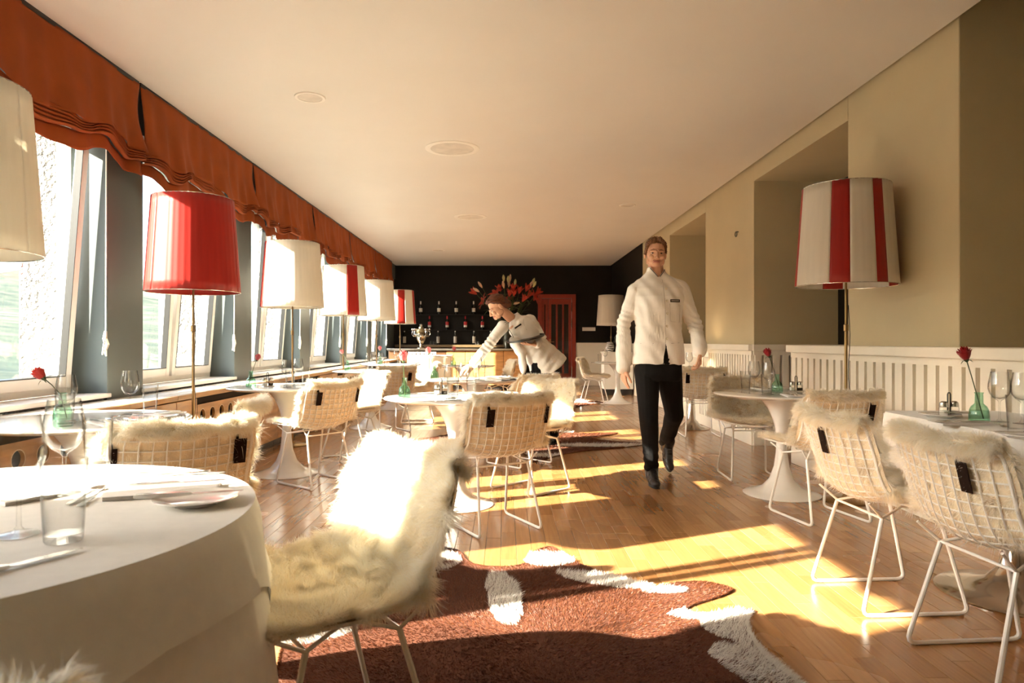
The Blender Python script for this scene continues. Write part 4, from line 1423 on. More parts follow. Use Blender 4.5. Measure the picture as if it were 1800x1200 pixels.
# --- table with the small lit lamp
lt = thing('table_lamp', 'small white table lamp glowing on the clothed table by the second pillar', 'lamp', (2.53 - .06, 8.62, .744))
MB().lathe([(0, 0), (.085, 0), (.087, .006), (.06, .016), (.032, .05), (.026, .10), (.03, .15), (.02, .17), (0, .17)], 24).build('base', M_WHITE, lt)
M_GLOW = NT('lit_lampshade')
_e = M_GLOW.node('ShaderNodeEmission'); _e.inputs['Color'].default_value = (1.0, .80, .58, 1); _e.inputs['Strength'].default_value = .16
_d = M_GLOW.node('ShaderNodeBsdfDiffuse'); _d.inputs['Color'].default_value = (.8, .74, .66, 1)
_a = M_GLOW.node('ShaderNodeAddShader'); M_GLOW.link(_e.outputs[0], _a.inputs[0]); M_GLOW.link(_d.outputs[0], _a.inputs[1]); M_GLOW.link(_a.outputs[0], M_GLOW.out.inputs['Surface'])
MB().lathe([(.098, .165), (.072, .315)], 32).build('shade', M_GLOW.m, lt, solid=.002)
pl = bpy.data.lights.new('lamp_bulb', 'POINT'); pl.energy = 1.2; pl.color = (1, .75, .48); pl.shadow_soft_size = .03
plo = bpy.data.objects.new('lamp_bulb', pl); COL.objects.link(plo); plo.parent = lt; plo.location = (0, 0, .24)
put('wine_glass', WG, 2.30, 8.50, .744, 0, 'wine glass beside the small lit lamp', 'glass', 'wine glasses')
put('side_plate', PLT, 2.36, 8.38, .744, 0, 'side plate in front of the small lit lamp', 'plate', 'white side plates')
# ================================================================ the bar at the rear
M_BARTOP = mat('dark_bar_top', (0.10, 0.07, 0.04), .3, var=.15)
BY = 15.6      # front of the counter
bar = thing('bar_counter', 'long bar counter with steel edge and oak front before the black wall', 'bar', (0, BY, 0))
MB().box(-2.66, .42, 0.0, .62, .10, .90).build('body', M_DARKIN, bar)
MB().box(-2.66, .42, .03, .60, 0, .10).build('plinth', M_BLACKM, bar)
MB().box(-2.68, .44, -.05, .64, .90, .935).build('counter_top', M_BARTOP, bar, bevel=.004)
MB().box(-2.68, .44, -.062, -.05, .895, .94).build('steel_edge', M_STEEL, bar, bevel=.003)
for k in range(7):
    x0 = -2.64 + k * .436
    o = MB().box(x0 + .004, x0 + .43, -.022, 0, .11, .885).build('front_panel', M_OAK if k >= 3 else mat('dark_oak', (.10, .045, .016), .45, var=.2, stretch=(1, 1, 8)), bar, smooth=False, bevel=.003)
MB().box(-2.66, .5, .95, 1.46, .96, 1.02).build('back_ledge', mat('umber_ledge', (.13, .085, .04), .4, var=.1), bar)
MB().box(-2.66, .5, 1.0, 1.46, 0, .96).build('back_unit', M_DARKIN, bar)

sh = thing('bottle_shelf', 'black wall shelves carrying spaced out bottles behind the bar', 'shelf', (0, BACK, 0))
for z in (1.40, 1.78):
    MB().box(-2.4, .55, -.16, 0, z - .02, z).build('shelf_board', M_DARK, sh)

def bottle_mesh(h, r, key):
    p = [(0, 0), (r, 0), (r, h * .60), (r * .9, h * .66), (r * .38, h * .76), (r * .34, h * .98), (r * .38, h), (0, h)]
    return MB().lathe(p, 16).mesh('bottle_glass', mat('bottle_' + key, (.010, .008, .005), .08, spec=.6))
BOT = {'a': bottle_mesh(.32, .042, 'dark'), 'b': bottle_mesh(.33, .040, 'brown'), 'c': bottle_mesh(.34, .038, 'green')}
def band(r, z0, z1, m, nm):
    return MB().lathe([(r - .001, z0), (r + .0015, z0), (r + .0015, z1), (r - .001, z1)], 18).mesh(nm, m)
M_LABW = mat('paper_label', (.62, .58, .50), .7, var=.06); M_LABR = mat('red_label', (.42, .01, .012), .6, var=.1); M_CAPW = mat('white_capsule', (.66, .63, .58), .4)
LAB = {'a': [band(.042, .055, .15, M_LABW, 'label'), band(.0155, .245, .322, M_CAPW, 'capsule')],
       'b': [band(.040, .105, .19, M_LABR, 'label'), band(.040, .055, .105, M_LABW, 'label'), band(.0145, .26, .332, M_LABR, 'capsule')],
       'c': [band(.038, .04, .20, M_LABW, 'label'), band(.0135, .31, .342, M_CAPW, 'capsule')]}
rows = [('a', [739.5, 771.5, 802, 832.5, 863, 894], 1.78, 'white labelled', 'top'), ('b', [755, 786, 818, 848, 879, 910], 1.40, 'red and white labelled', 'middle'), ('c', [711, 770, 800, 833, 862, 892], 1.021, 'cream labelled', 'bottom')]
pos_w = ['first', 'second', 'third', 'fourth', 'fifth', 'sixth']
for key, pxs, z, what, rown in rows:
    yb = BACK - .085 if z > 1.1 else BACK - .13
    for i, px in enumerate(pxs):
        x = (px - 887) * yb / 1200
        t = thing('bottle', '%s bottle, %s from the window in the %s row behind the bar' % (what, pos_w[i], rown), 'bottle', (x, yb, z + .001), 0, 'bottles behind the bar')
        link('bottle_glass', BOT[key], t)
        for me in LAB[key]:
            link(me.name.split('.')[0], me, t)
# little glasses on the back ledge
for i, px in enumerate([757, 762, 766, 837, 841]):
    d = 16.75
    o = MB().lathe([(0, 0), (.026, 0), (.032, .085), (.030, .085), (.025, .006), (0, .006)], 14).build('tumbler', M_GLASS)
    o.location = ((px - 887) * d / 1200, d, 1.021)
    tag(o, 'small tumbler on the bar ledge, %s' % ['closest to the samovar', 'middle one of three by the samovar', 'third from the samovar', 'left one of the pair by the waitress sleeve', 'right one of the pair by the waitress sleeve'][i], 'glass', 'tumblers on the bar ledge')

# samovar
sx = (740 - 887) * 15.8 / 1200
sm = thing('samovar', 'silver samovar with curling arms standing on the bar counter', 'samovar', (sx, 15.82, .936))
MB().lathe([(0, 0), (.10, 0), (.10, .02), (.06, .04), (.035, .07), (.03, .10), (.05, .12), (.10, .20), (.125, .28), (.12, .34), (.09, .36), (.0, .365)], 28).build('body', M_CHROME, sm)
MB().lathe([(.09, .36), (.11, .37), (.11, .44), (.085, .46), (.06, .47), (.05, .50), (0, .51)], 28).build('crown', mat('bronze_crown', (.32, .25, .14), .3, 1.0), sm)
MB().lathe([(.0, .51), (.035, .51), (.04, .56), (.02, .575), (0, .575)], 16).build('finial', M_CHROME, sm)
for k, a in enumerate((0.0, 0.9, 2.3, 3.14, 4.0, 5.4)):
    c, s = math.cos(a), math.sin(a)
    b = MB().tube([(.11 * c, .11 * s, .30), (.17 * c, .17 * s, .28), (.21 * c, .21 * s, .33), (.20 * c, .20 * s, .40), (.165 * c, .165 * s, .41)], [.010, .011, .012, .011, .008], 8)
    b.lathe([(0, -.03), (.02, -.018), (.028, 0), (.02, .02), (0, .03)], 12, c=(.20 * c, .20 * s, .44))
    b.build('arm', M_CHROME, sm)
MB().tube([(.0, -.12, .18), (0, -.17, .17), (0, -.175, .13)], .012, 8).build('tap', M_CHROME, sm)

# lilies in a vase on the counter
fx = (893 - 887) * 15.85 / 1200
lv = thing('flower_vase', 'dark vase of the lily bouquet behind the waitress', 'vase', (fx, 15.88, .936))
MB().lathe([(0, 0), (.08, 0), (.11, .10), (.12, .24), (.09, .36), (.10, .40), (.09, .40), (.08, .36), (.1, .24), (.09, .1), (0, .02)], 28).build('vase_body', mat('dark_vase', (.03, .03, .02), .2), lv)
M_LEAF = mat('lily_leaf', (.05, .075, .02), .5, var=.3, transl=.2)
M_LILY = mat('lily_petal', (.50, .055, .030), .5, var=.25, scale=18, transl=.25)
M_BUD = mat('lily_bud', (.62, .42, .27), .5, var=.25, scale=10)
M_BUDG = mat('lily_bud_green', (.50, .50, .22), .5, var=.2, scale=10)
def lily_petal(bm_, base, q, L, w, curl):
    def f(u, v):
        s = (u - .5) * 2
        ww = w * math.sin(math.pi * (.08 + .9 * v)) ** .7
        p = Vector((s * ww, L * v, curl * v * v * L - .25 * abs(s) * ww * (1 - v)))
        return tuple(base + q @ p)
    bm_.grid(f, 4, 7)
_seen = {}
FLW = [(838, 517, 'l', -55), (848, 506, 'b', -35), (843, 513, 'b', -60), (851, 530, 'o', -70), (886, 495, 'g', -6), (893, 497, 'g', 2), (896, 496, 'b', 5), (886, 507, 'b', -10), (894, 505, 'b', 4), (905, 502, 'g', 6),
       (902, 512, 'l', 4), (880, 512, 'l', -18), (912, 516, 'l', 16), (924, 512, 'l', 25), (930, 506, 'b', 26), (937, 505, 'g', 26), (941, 517, 'l', 50), (927, 522, 'l', 40), (895, 521, 'l', 10), (892, 527, 'o', -10),
       (903, 520, 'l', 6), (938, 523, 'o', 66), (884, 530, 'o', -12), (918, 530, 'l', 30), (935, 500, 'g', 22), (900, 534, 'b', 80), (872, 516, 'o', -30)]
base0 = Vector((fx, 15.88, 1.32))
wd = ['left', 'top', 'right', 'lower']
for i, (px, py, kind, ang) in enumerate(FLW):
    d = 15.88 + .22 * math.sin(i * 2.4)
    P = Vector(at(px, py, d))
    where = ('leftmost' if px < 860 else 'upper middle' if (px < 915 and py < 510) else 'central' if px < 915 else 'right-hand') + ' part of the bouquet'
    nm = {'l': ('lily_bloom', 'half open red lily'), 'o': ('lily_bloom', 'wide open red lily'), 'b': ('lily_bud', 'closed pinkish lily bud'), 'g': ('lily_bud', 'closed greenish lily bud')}[kind]
    t = thing(nm[0], '%s in the %s behind the waitress' % (nm[1], where), 'flower', tuple(P), 0, 'lilies in the bouquet')
    _k = nm[1] + where
    _same = sorted([p_[0] for p_ in FLW if p_[2] == kind and (('leftmost' if p_[0] < 860 else 'upper middle' if (p_[0] < 915 and p_[1] < 510) else 'central' if p_[0] < 915 else 'right-hand') + ' part of the bouquet') == where])
    if len(_same) > 1:
        t['label'] = '%s, %s from the left in the %s' % (nm[1], pos_w[_same.index(px)], where)
    ax = Vector((math.sin(math.radians(ang)), -.35 - .2 * math.sin(i), math.cos(math.radians(ang)))).normalized()
    q = ax.to_track_quat('Y', 'Z')
    if kind in 'bg':
        b = MB()
        n = 12
        Lb = .20 if kind == 'b' else .17
        prof = [(0, 0), (.016, .02), (.030, .07), (.034, .11), (.024, .16), (.008, .19), (0, .2)]
        b.lathe([(r, z * Lb / .2) for r, z in prof], 10)
        o = b.build('bud', M_BUD if kind == 'b' else M_BUDG, t)
        o.rotation_mode = 'QUATERNION'; o.rotation_quaternion = ax.to_track_quat('Z', 'Y')
    else:
        for k in range(6):
            rot = Matrix.Rotation(k * math.pi / 3, 3, 'Y') @ Matrix.Rotation(math.radians(22 if kind == 'l' else 50), 3, 'X')
            b = MB()
            qq = q.to_matrix() @ rot
            lily_petal(b, Vector((0, 0, 0)), qq, .20 if kind == 'l' else .19, .040, .15 if kind == 'l' else .5)
            b.build('petal', M_LILY, t)
    st = MB()
    b0 = base0 - P
    st.tube([(0, 0, 0), tuple(b0 * .35 + Vector((0, 0, -.02)) - ax * .06), tuple(b0 + Vector((.03 * math.sin(i), .03 * math.cos(i), -.05)))], .006, 5)
    st.build('stem', M_LEAF, t)
    for k in range(3):
        lb = MB()
        a2 = ang + (k - 1) * 55
        ax2 = Vector((math.sin(math.radians(a2)), -.5 + .4 * k, math.cos(math.radians(a2)) * .5)).normalized()
        lily_petal(lb, b0 * (.25 + .18 * k), ax2.to_track_quat('Y', 'Z').to_matrix(), .20, .022, -.5)
        lb.build('leaf', M_LEAF, t)

# low beige service sideboard with cups, near the bar
sb = thing('service_sideboard', 'low beige service sideboard standing before the bar', 'sideboard', (-1.5, 13.6, 0))
MB().box(-.44, .44, 0, .42, .06, .80).build('body', mat('beige_lacquer', (.55, .46, .33), .4, var=.05), sb, smooth=False, bevel=.01)
MB().box(-.45, .45, -.01, .43, .80, .825).build('top', M_WHITE, sb, smooth=False, bevel=.004)
MB().box(-.42, .42, .03, .40, 0, .06).build('plinth', M_BLACKM, sb)
for k in range(2): MB().box(-.43 + k * .435, -.005 + k * .435, -.014, 0, .09, .78).build('door', mat('beige_lacquer', (.5, .4, .3)), sb, smooth=False, bevel=.004)
for k in range(7):
    x = -1.9 + k * .082
    c = MB().lathe([(0, 0), (.024, 0), (.034, .03), (.037, .065), (.034, .065), (.031, .03), (0, .006)], 16)
    o = c.build('coffee_cup', M_CHINA)
    o.location = (x, 13.72, .826)
    tag(o, 'white coffee cup, %s from the window in the row on the sideboard' % (pos_w + ['seventh'])[k], 'cup', 'white cups in a row on the sideboard')

# white console with zebra pots in the far corner
cs = thing('corner_console', 'white console under the far corner lamp beyond the walking man', 'sideboard', (2.36, 14.2, 0))
MB().box(-.32, .28, -.2, .2, .12, .86).build('body', M_WHITE, cs, smooth=False, bevel=.005)
MB().box(-.34, .30, -.22, .22, .86, .885).build('top', M_WHITE, cs, smooth=False, bevel=.004)
MB().box(-.30, .26, -.18, .18, 0, .12).build('plinth', M_BLACKM, cs)
def zebra():
    t = NT('zebra_glaze')
    p = t.node('ShaderNodeBsdfPrincipled'); p.inputs['Roughness'].default_value = .3
    tc = t.node('ShaderNodeTexCoord'); w = t.node('ShaderNodeTexWave'); w.bands_direction = 'Z'; w.inputs['Scale'].default_value = 9; w.inputs['Distortion'].default_value = 7; w.inputs['Detail'].default_value = 1
    r = t.node('ShaderNodeValToRGB'); r.color_ramp.interpolation = 'CONSTANT'; r.color_ramp.elements[1].position = .5
    r.color_ramp.elements[0].color = (.01, .01, .01, 1); r.color_ramp.elements[1].color = (.75, .72, .66, 1)
    t.link(tc.outputs['Object'], w.inputs['Vector']); t.link(w.outputs['Fac'], r.inputs['Fac']); t.link(r.outputs['Color'], p.inputs['Base Color']); t.link(p.outputs['BSDF'], t.out.inputs['Surface'])
    return t.m
M_ZEB = zebra()
for i, (x, h, r) in enumerate(((2.18, .20, .09), (2.42, .22, .09))):
    o = MB().lathe([(0, 0), (r * .7, 0), (r, h * .35), (r * .95, h * .7), (r * .6, h), (r * .5, h), (r * .8, h * .6), (0, .02)], 24).build('zebra_pot', M_ZEB)
    o.location = (x, 14.15, .886)
    tag(o, 'black and white zebra striped pot, %s on the corner console' % ('left one' if i == 0 else 'right one beside the dark bottle'), 'pot', 'zebra striped pots')
t = thing('bottle', 'dark bottle between the zebra pots on the corner console', 'bottle', (2.30, 14.2, .886))
link('bottle_glass', BOT['a'], t)

# menus leaning on the window ledge? small tea-light jars on tables near the bar
# ================================================================ cowhide rugs
def hide_colour(x, y, patches, base, seed):
    n = mnoise.noise((x * 5 + seed, y * 5, 0)) * .05 + mnoise.noise((x * 14, y * 14, seed)) * .025
    wbest = 0
    for (cx, cy, rx, ry, rot) in patches:
        dx, dy = x - cx, y - cy
        c, s = math.cos(rot), math.sin(rot)
        u, v = (dx * c + dy * s) / rx, (-dx * s + dy * c) / ry
        d = math.hypot(u, v) + n * 4
        if d < 1: wbest = 1
    return wbest
def cowhide(name, label, poly, patches, spots, n, hair, seed, width=.0011, ztop=.006, brown=(.105, .027, .008)):
    t = thing(name, label, 'rug', (0, 0, 0), 0, 'cowhide rugs')
    # smooth outline
    P = [Vector((p[0], p[1])) for p in poly]
    out = []
    m = len(P)
    for i in range(m):
        p0, p1, p2, p3 = P[(i - 1) % m], P[i], P[(i + 1) % m], P[(i + 2) % m]
        for k in range(4):
            q = k / 4
            a = .5 * ((2 * p1) + (-p0 + p2) * q + (2 * p0 - 5 * p1 + 4 * p2 - p3) * q * q + (-p0 + 3 * p1 - 3 * p2 + p3) * q ** 3)
            out.append((a.x, a.y))
    bmx = bmesh.new()
    vs = [bmx.verts.new((x, y, ztop)) for x, y in out]
    f = bmx.faces.new(vs)
    r = bmesh.ops.extrude_face_region(bmx, geom=[f])
    for v in [e for e in r['geom'] if isinstance(e, bmesh.types.BMVert)]:
        v.co.z = .0005
    bmesh.ops.triangulate(bmx, faces=bmx.faces[:])
    bmesh.ops.recalc_face_normals(bmx, faces=bmx.faces[:])
    me = bpy.data.meshes.new('hide'); bmx.to_mesh(me); bmx.free()
    me.materials.append(mat(name + '_skin', (brown[0] * .9, brown[1] * .9, brown[2] * .9), .9, var=.2, scale=4))
    link('hide', me, t)
    # hair
    rng = np.random.default_rng(seed)
    xs = np.array([p[0] for p in out]); ys = np.array([p[1] for p in out])
    pts = []
    bx = (xs.min(), xs.max(), ys.min(), ys.max())
    X = rng.uniform(bx[0], bx[1], n * 3); Y = rng.uniform(bx[2], bx[3], n * 3)
    c = np.zeros(len(X), bool)
    k = len(out)
    for i in range(k):
        x1, y1 = out[i]; x2, y2 = out[(i + 1) % k]
        cr = (y1 > Y) != (y2 > Y)
        with np.errstate(divide='ignore', invalid='ignore'):
            xi = (x2 - x1) * (Y - y1) / (y2 - y1 if y2 != y1 else 1e-9) + x1
        c ^= cr & (X < xi)
    X, Y = X[c][:n], Y[c][:n]
    # fringe along the outline
    ne = n // 7
    i = rng.integers(0, k, ne); q = rng.uniform(0, 1, ne)
    ex = xs[i] * (1 - q) + xs[(i + 1) % k] * q; ey = ys[i] * (1 - q) + ys[(i + 1) % k] * q
    X = np.concatenate([X, ex]); Y = np.concatenate([Y, ey])
    n2 = len(X)
    cx, cy = X.mean(), Y.mean()
    flow = np.stack([X - cx, (Y - cy)], 1); flow = norm_rows(flow)
    sw = np.array([mnoise.noise((a * 2.2, b * 2.2, seed)) for a, b in zip(X, Y)]) * 2.0
    fx_, fy_ = flow[:, 0] * np.cos(sw) - flow[:, 1] * np.sin(sw), flow[:, 0] * np.sin(sw) + flow[:, 1] * np.cos(sw)
    w = np.array([hide_colour(a, b, patches, None, seed) for a, b in zip(X, Y)], float)
    if spots:
        w2 = np.array([hide_colour(a, b, spots, None, seed + 3) for a, b in zip(X, Y)], float)
        w = np.where(w2 > 0, 0, w)
    d = np.stack([fx_, fy_, .35 + .5 * w + rng.uniform(0, .3, n2)], 1) + rng.normal(size=(n2, 3)) * .28
    d[:, 2] = np.abs(d[:, 2]) + .08
    ln = hair * (1 + .9 * w) * rng.uniform(.6, 1.15, n2)
    roots = np.stack([X, Y, np.full(n2, ztop - .001)], 1)
    V_, L_, S_ = strands(roots, d, ln, width * rng.uniform(.6, 1.2, n2), np.array([0, 0, -.2]) + rng.normal(size=(n2, 3)) * .1, rng)
    V_[:, 2] = np.maximum(V_[:, 2], .001)
    br = np.array(brown)
    vr = rng.uniform(.7, 1.5, n2)[:, None]
    warm = br * vr * np.stack([np.ones(n2), rng.uniform(.85, 1.3, n2), rng.uniform(.8, 1.4, n2)], 1)
    wh = np.array([.80, .77, .71]) * rng.uniform(.85, 1.1, n2)[:, None]
    col = warm * (1 - w[:, None]) + wh * w[:, None]
    C = np.ones((n2, 5, 4)); C[:, :, :3] = np.clip(col, 0, .95)[:, None]
    h = link('hair', np_mesh('hair', V_, L_, S_, attr_mat('cow_hair', rough=.55, transl=.15, spec=.35), C.reshape(-1, 4), smooth=True), t)
    h['kind'] = 'stuff'
    return t
def PF(px, py, rx, ry, rot=0):
    x, y, _ = flo(px, py)
    return (x, y, rx, ry, math.radians(rot))
patA = [PF(885, 1050, .075, .30, 6), PF(770, 990, .12, .13), PF(965, 985, .14, .10), PF(1060, 1022, .22, .07, -25), PF(1165, 1040, .10, .04), PF(1240, 1082, .16, .05, 0), PF(1300, 1110, .12, .16, 20), PF(1350, 1180, .12, .22, 30), PF(540, 1112, .20, .10, 20)]
cowhide('cowhide_rug', 'large brown and white cowhide rug in the foreground under the furry chair', RUG_A, patA, [PF(790, 992, .035, .035)], 120000, .016, 5, .0009)
RUG_B = [flo(*p)[:2] for p in [(716, 777), (760, 770), (800, 764), (870, 768), (930, 757), (985, 755), (1010, 762), (1085, 762), (1040, 772), (1130, 780), (1090, 787), (1010, 795), (960, 806), (938, 812), (930, 800), (880, 800), (800, 792)]]
patB = [PF(960, 802, .35, .10), PF(1060, 784, .5, .10), PF(1000, 760, .5, .07), PF(850, 772, .2, .15)]
cowhide('cowhide_rug', 'brown cowhide rug with white edges under the waitress feet', RUG_B, patB, None, 26000, .022, 8, .0022)
RUG_C = [flo(*p)[:2] for p in [(930, 708), (980, 700), (1010, 702), (1060, 708), (1020, 713), (1000, 720), (960, 722), (925, 716)]]
patC = [PF(985, 706, .5, .35), PF(960, 718, .4, .2)]
cowhide('cowhide_rug', 'small far cowhide rug beyond the waitress', RUG_C, patC, None, 9000, .03, 12, .004)
# ================================================================ people
from mathutils.bvhtree import BVHTree
def cap_mesh(b, p0, r0, p1, r1, n=16):
    p0, p1 = Vector(p0), Vector(p1)
    ax = p1 - p0
    L_ = ax.length
    q = (ax.normalized() if L_ > 1e-6 else Vector((0, 0, 1))).to_track_quat('Z', 'Y')
    prof = []
    for k in range(7):
        a = -math.pi / 2 + (math.pi / 2) * k / 6
        prof.append((max(0, r0 * math.cos(a)), r0 * math.sin(a)))
    for k in range(7):
        a = (math.pi / 2) * k / 6
        prof.append((max(0, r1 * math.cos(a)), L_ + r1 * math.sin(a)))
    t = MB().lathe(prof, n)
    b.add([tuple(p0 + q @ Vector(v)) for v in t.v], t.f)
def ell_mesh(b, c, r, R=None, n=18):
    t = MB().lathe([(math.cos(a) if abs(abs(a) - math.pi / 2) > 1e-6 else 0, math.sin(a)) for a in np.linspace(-math.pi / 2, math.pi / 2, 11)], n)
    c = Vector(c)
    out = []
    for v in t.v:
        p = Vector((v[0] * r[0], v[1] * r[1], v[2] * r[2]))
        if R is not None: p = R @ p
        out.append(tuple(c + p))
    b.add(out, t.f)
def loft(b, rings, n=36, pw=2.3):
    """rings: (centre, rx, ry[, tilt matrix])"""
    vs = []; fs = []
    for rg in rings:
        c, rx, ry = Vector(rg[0]), rg[1], rg[2]
        R = rg[3] if len(rg) > 3 else None
        for j in range(n):
            a = 2 * math.pi * j / n
            ca, sa = math.cos(a), math.sin(a)
            p = Vector((rx * math.copysign(abs(ca) ** (2 / pw), ca), ry * math.copysign(abs(sa) ** (2 / pw), sa), 0))
            if R is not None: p = R @ p
            vs.append(tuple(c + p))
    for i in range(len(rings) - 1):
        for j in range(n):
            j2 = (j + 1) % n
            fs.append((i * n + j, i * n + j2, (i + 1) * n + j2, (i + 1) * n + j))
    fs.append(tuple(reversed(range(n)))); e = (len(rings) - 1) * n
    fs.append(tuple(range(e, e + n)))
    b.add(vs, fs)
def blob(b, name, mats, parent, voxel=.004, smooth=4, ratio=.4, wrinkle=None, cut=None, assign=None):
    """melt overlapping closed shapes into one continuous surface"""
    me = b.mesh(name + '_raw', mats)
    tmp = bpy.data.objects.new('tmp', me); COL.objects.link(tmp)
    m = tmp.modifiers.new('r', 'REMESH'); m.mode = 'VOXEL'; m.voxel_size = voxel; m.use_smooth_shade = True
    m = tmp.modifiers.new('s', 'SMOOTH'); m.factor = .5; m.iterations = smooth
    if ratio < 1:
        m = tmp.modifiers.new('d', 'DECIMATE'); m.ratio = ratio
    dg = bpy.context.evaluated_depsgraph_get()
    new = bpy.data.meshes.new_from_object(tmp.evaluated_get(dg))
    bpy.data.objects.remove(tmp); bpy.data.meshes.remove(me)
    new.name = name
    new.materials.clear()
    for q in (mats if isinstance(mats, (list, tuple)) else [mats]): new.materials.append(q)
    if wrinkle:
        nv = len(new.vertices)
        co = np.empty(nv * 3); new.vertices.foreach_get('co', co); co = co.reshape(-1, 3)
        no = np.empty(nv * 3); new.vertices.foreach_get('normal', no); no = no.reshape(-1, 3)
        d = np.array([wrinkle(p) for p in co])
        co = co + no * d[:, None]
        new.vertices.foreach_set('co', co.ravel())
    if cut:
        bm_ = bmesh.new(); bm_.from_mesh(new)
        dl = [f for f in bm_.faces if cut(f.calc_center_median())]
        bmesh.ops.delete(bm_, geom=dl, context='FACES')
        bm_.to_mesh(new); bm_.free()
    if assign:
        for p in new.polygons:
            p.material_index = assign(p.center)
    new.polygons.foreach_set('use_smooth', [True] * len(new.polygons))
    new.update()
    return link(name, new, parent)

M_SKIN = mat('skin', (0.66, 0.37, 0.235), .5, var=.08, scale=12, spec=.4)
M_LIP = mat('lips', (0.52, 0.19, 0.14), .45, var=.08)
M_JACKET = mat('white_jacket_cotton', (0.80, 0.765, 0.70), .85, var=.03, scale=14, bump=.05, bscale=240, sheen=.15)
M_TROUSER = mat('black_trousers', (0.0045, 0.004, 0.004), .85, var=.2, scale=20, spec=.2)
M_SHOE = mat('black_leather', (0.012, 0.011, 0.011), .3, var=.2)
M_HAIRM = mat('dark_blond_hair', (0.16, 0.062, 0.018), .45, var=.45, scale=14, stretch=(10, 1.5, 2))
M_HAIRW = mat('auburn_hair', (0.11, 0.027, 0.007), .5, var=.5, scale=14, stretch=(2, 2, 10))
M_MOUTH = mat('mouth_line', (.16, .04, .03), .6)
M_EYEW = mat('eye_white', (.55, .5, .46), .2, var=.02); M_IRIS = mat('iris', (.03, .035, .03), .15, var=.1)

def head_parts(b, C, R, feminine=False):
    T = lambda p: tuple(Vector(C) + R @ Vector(p))
    f = .94 if feminine else 1.0
    ell_mesh(b, T((0, .018, .026)), (.076 * f, .093, .088), R)
    ell_mesh(b, T((0, -.020, -.030)), (.066 * f, .070, .082), R)
    ell_mesh(b, T((0, -.034, -.080)), (.052 * f, .046, .036), R)
    ell_mesh(b, T((0, -.068, -.096)), (.028 * f, .020, .020), R)
    for s in (-1, 1):
        cap_mesh(b, T((s * .012, -.084, .000)), .009, T((s * .046 * f, -.070, -.002)), .008, 10)
        ell_mesh(b, T((s * .036 * f, -.068, -.046)), (.022, .019, .020), R)
        ell_mesh(b, T((s * .011, -.095, -.054)), (.008, .008, .007), R, 10)
        ell_mesh(b, T((s * .078 * f, .014, -.022)), (.009, .019, .030), R, 12)
        ell_mesh(b, T((s * .056 * f, -.01, -.070)), (.014, .038, .028), R, 12)
    cap_mesh(b, T((0, -.087, -.010)), .0075, T((0, -.106, -.050)), .0100, 10)
    cap_mesh(b, T((-.025, -.079, -.0765)), .0050, T((0, -.0895, -.0775)), .0056, 8)
    cap_mesh(b, T((.025, -.079, -.0765)), .0050, T((0, -.0895, -.0775)), .0056, 8)
    cap_mesh(b, T((-.018, -.080, -.0865)), .0060, T((.018, -.080, -.0865)), .0060, 8)
    ell_mesh(b, T((0, -.074, -.087)), (.028, .014, .016), R, 12)
def head_extras(C, R, parent, hair, hair_shapes, feminine=False):
    T = lambda p: tuple(Vector(C) + R @ Vector(p))
    f = .94 if feminine else 1.0
    for s in (-1, 1):
        e = MB(); ell_mesh(e, T((s * .032 * f, -.0705, -.0185)), (.0120, .0115, .0056), R, 14)
        eye = e.build('eye', M_EYEW, parent)
        e = MB(); ell_mesh(e, T((s * .032 * f, -.0805, -.0185)), (.0052, .0022, .0046), R, 12); e.build('iris', M_IRIS, eye)
        e = MB(); e.tube([T((s * .020 * f, -.081, -.0165)), T((s * .032 * f, -.0835, -.0125)), T((s * .044 * f, -.0765, -.0165))], [.0010, .0020, .0010], 6)
        e.build('eyelash', hair, parent)
        e = MB(); e.tube([T((s * .014 * f, -.0935, .005)), T((s * .031 * f, -.0895, .0105)), T((s * .050 * f, -.074, .0035))], [.0020, .0026, .0012], 7)
        e.build('eyebrow', hair, parent)
    e = MB(); e.tube([T((-.031, -.0725, -.0765)), T((-.016, -.0868, -.0815)), T((0, -.0915, -.0825)), T((.016, -.0868, -.0815)), T((.031, -.0725, -.0765))], [.0008, .0016, .0018, .0016, .0008], 6)
    e.build('mouth', M_MOUTH, parent)
    hb = MB()
    for sh_ in hair_shapes:
        if sh_[0] == 'e': ell_mesh(hb, T(sh_[1]), sh_[2], R)
        else: cap_mesh(hb, T(sh_[1]), sh_[2], T(sh_[3]), sh_[4], 12)
    Ri = R.transposed()
    def wr(p):
        q = Ri @ (Vector(p) - Vector(C))
        a = math.atan2(q.x, q.z - .02)
        return .0022 * math.sin(a * 38 + 3 * mnoise.noise((q.x * 30, q.y * 12, q.z * 30))) + .003 * mnoise.noise((q.x * 40, q.y * 20, q.z * 40))
    blob(hb, 'hair', hair, parent, .004, 2, .8, wr)

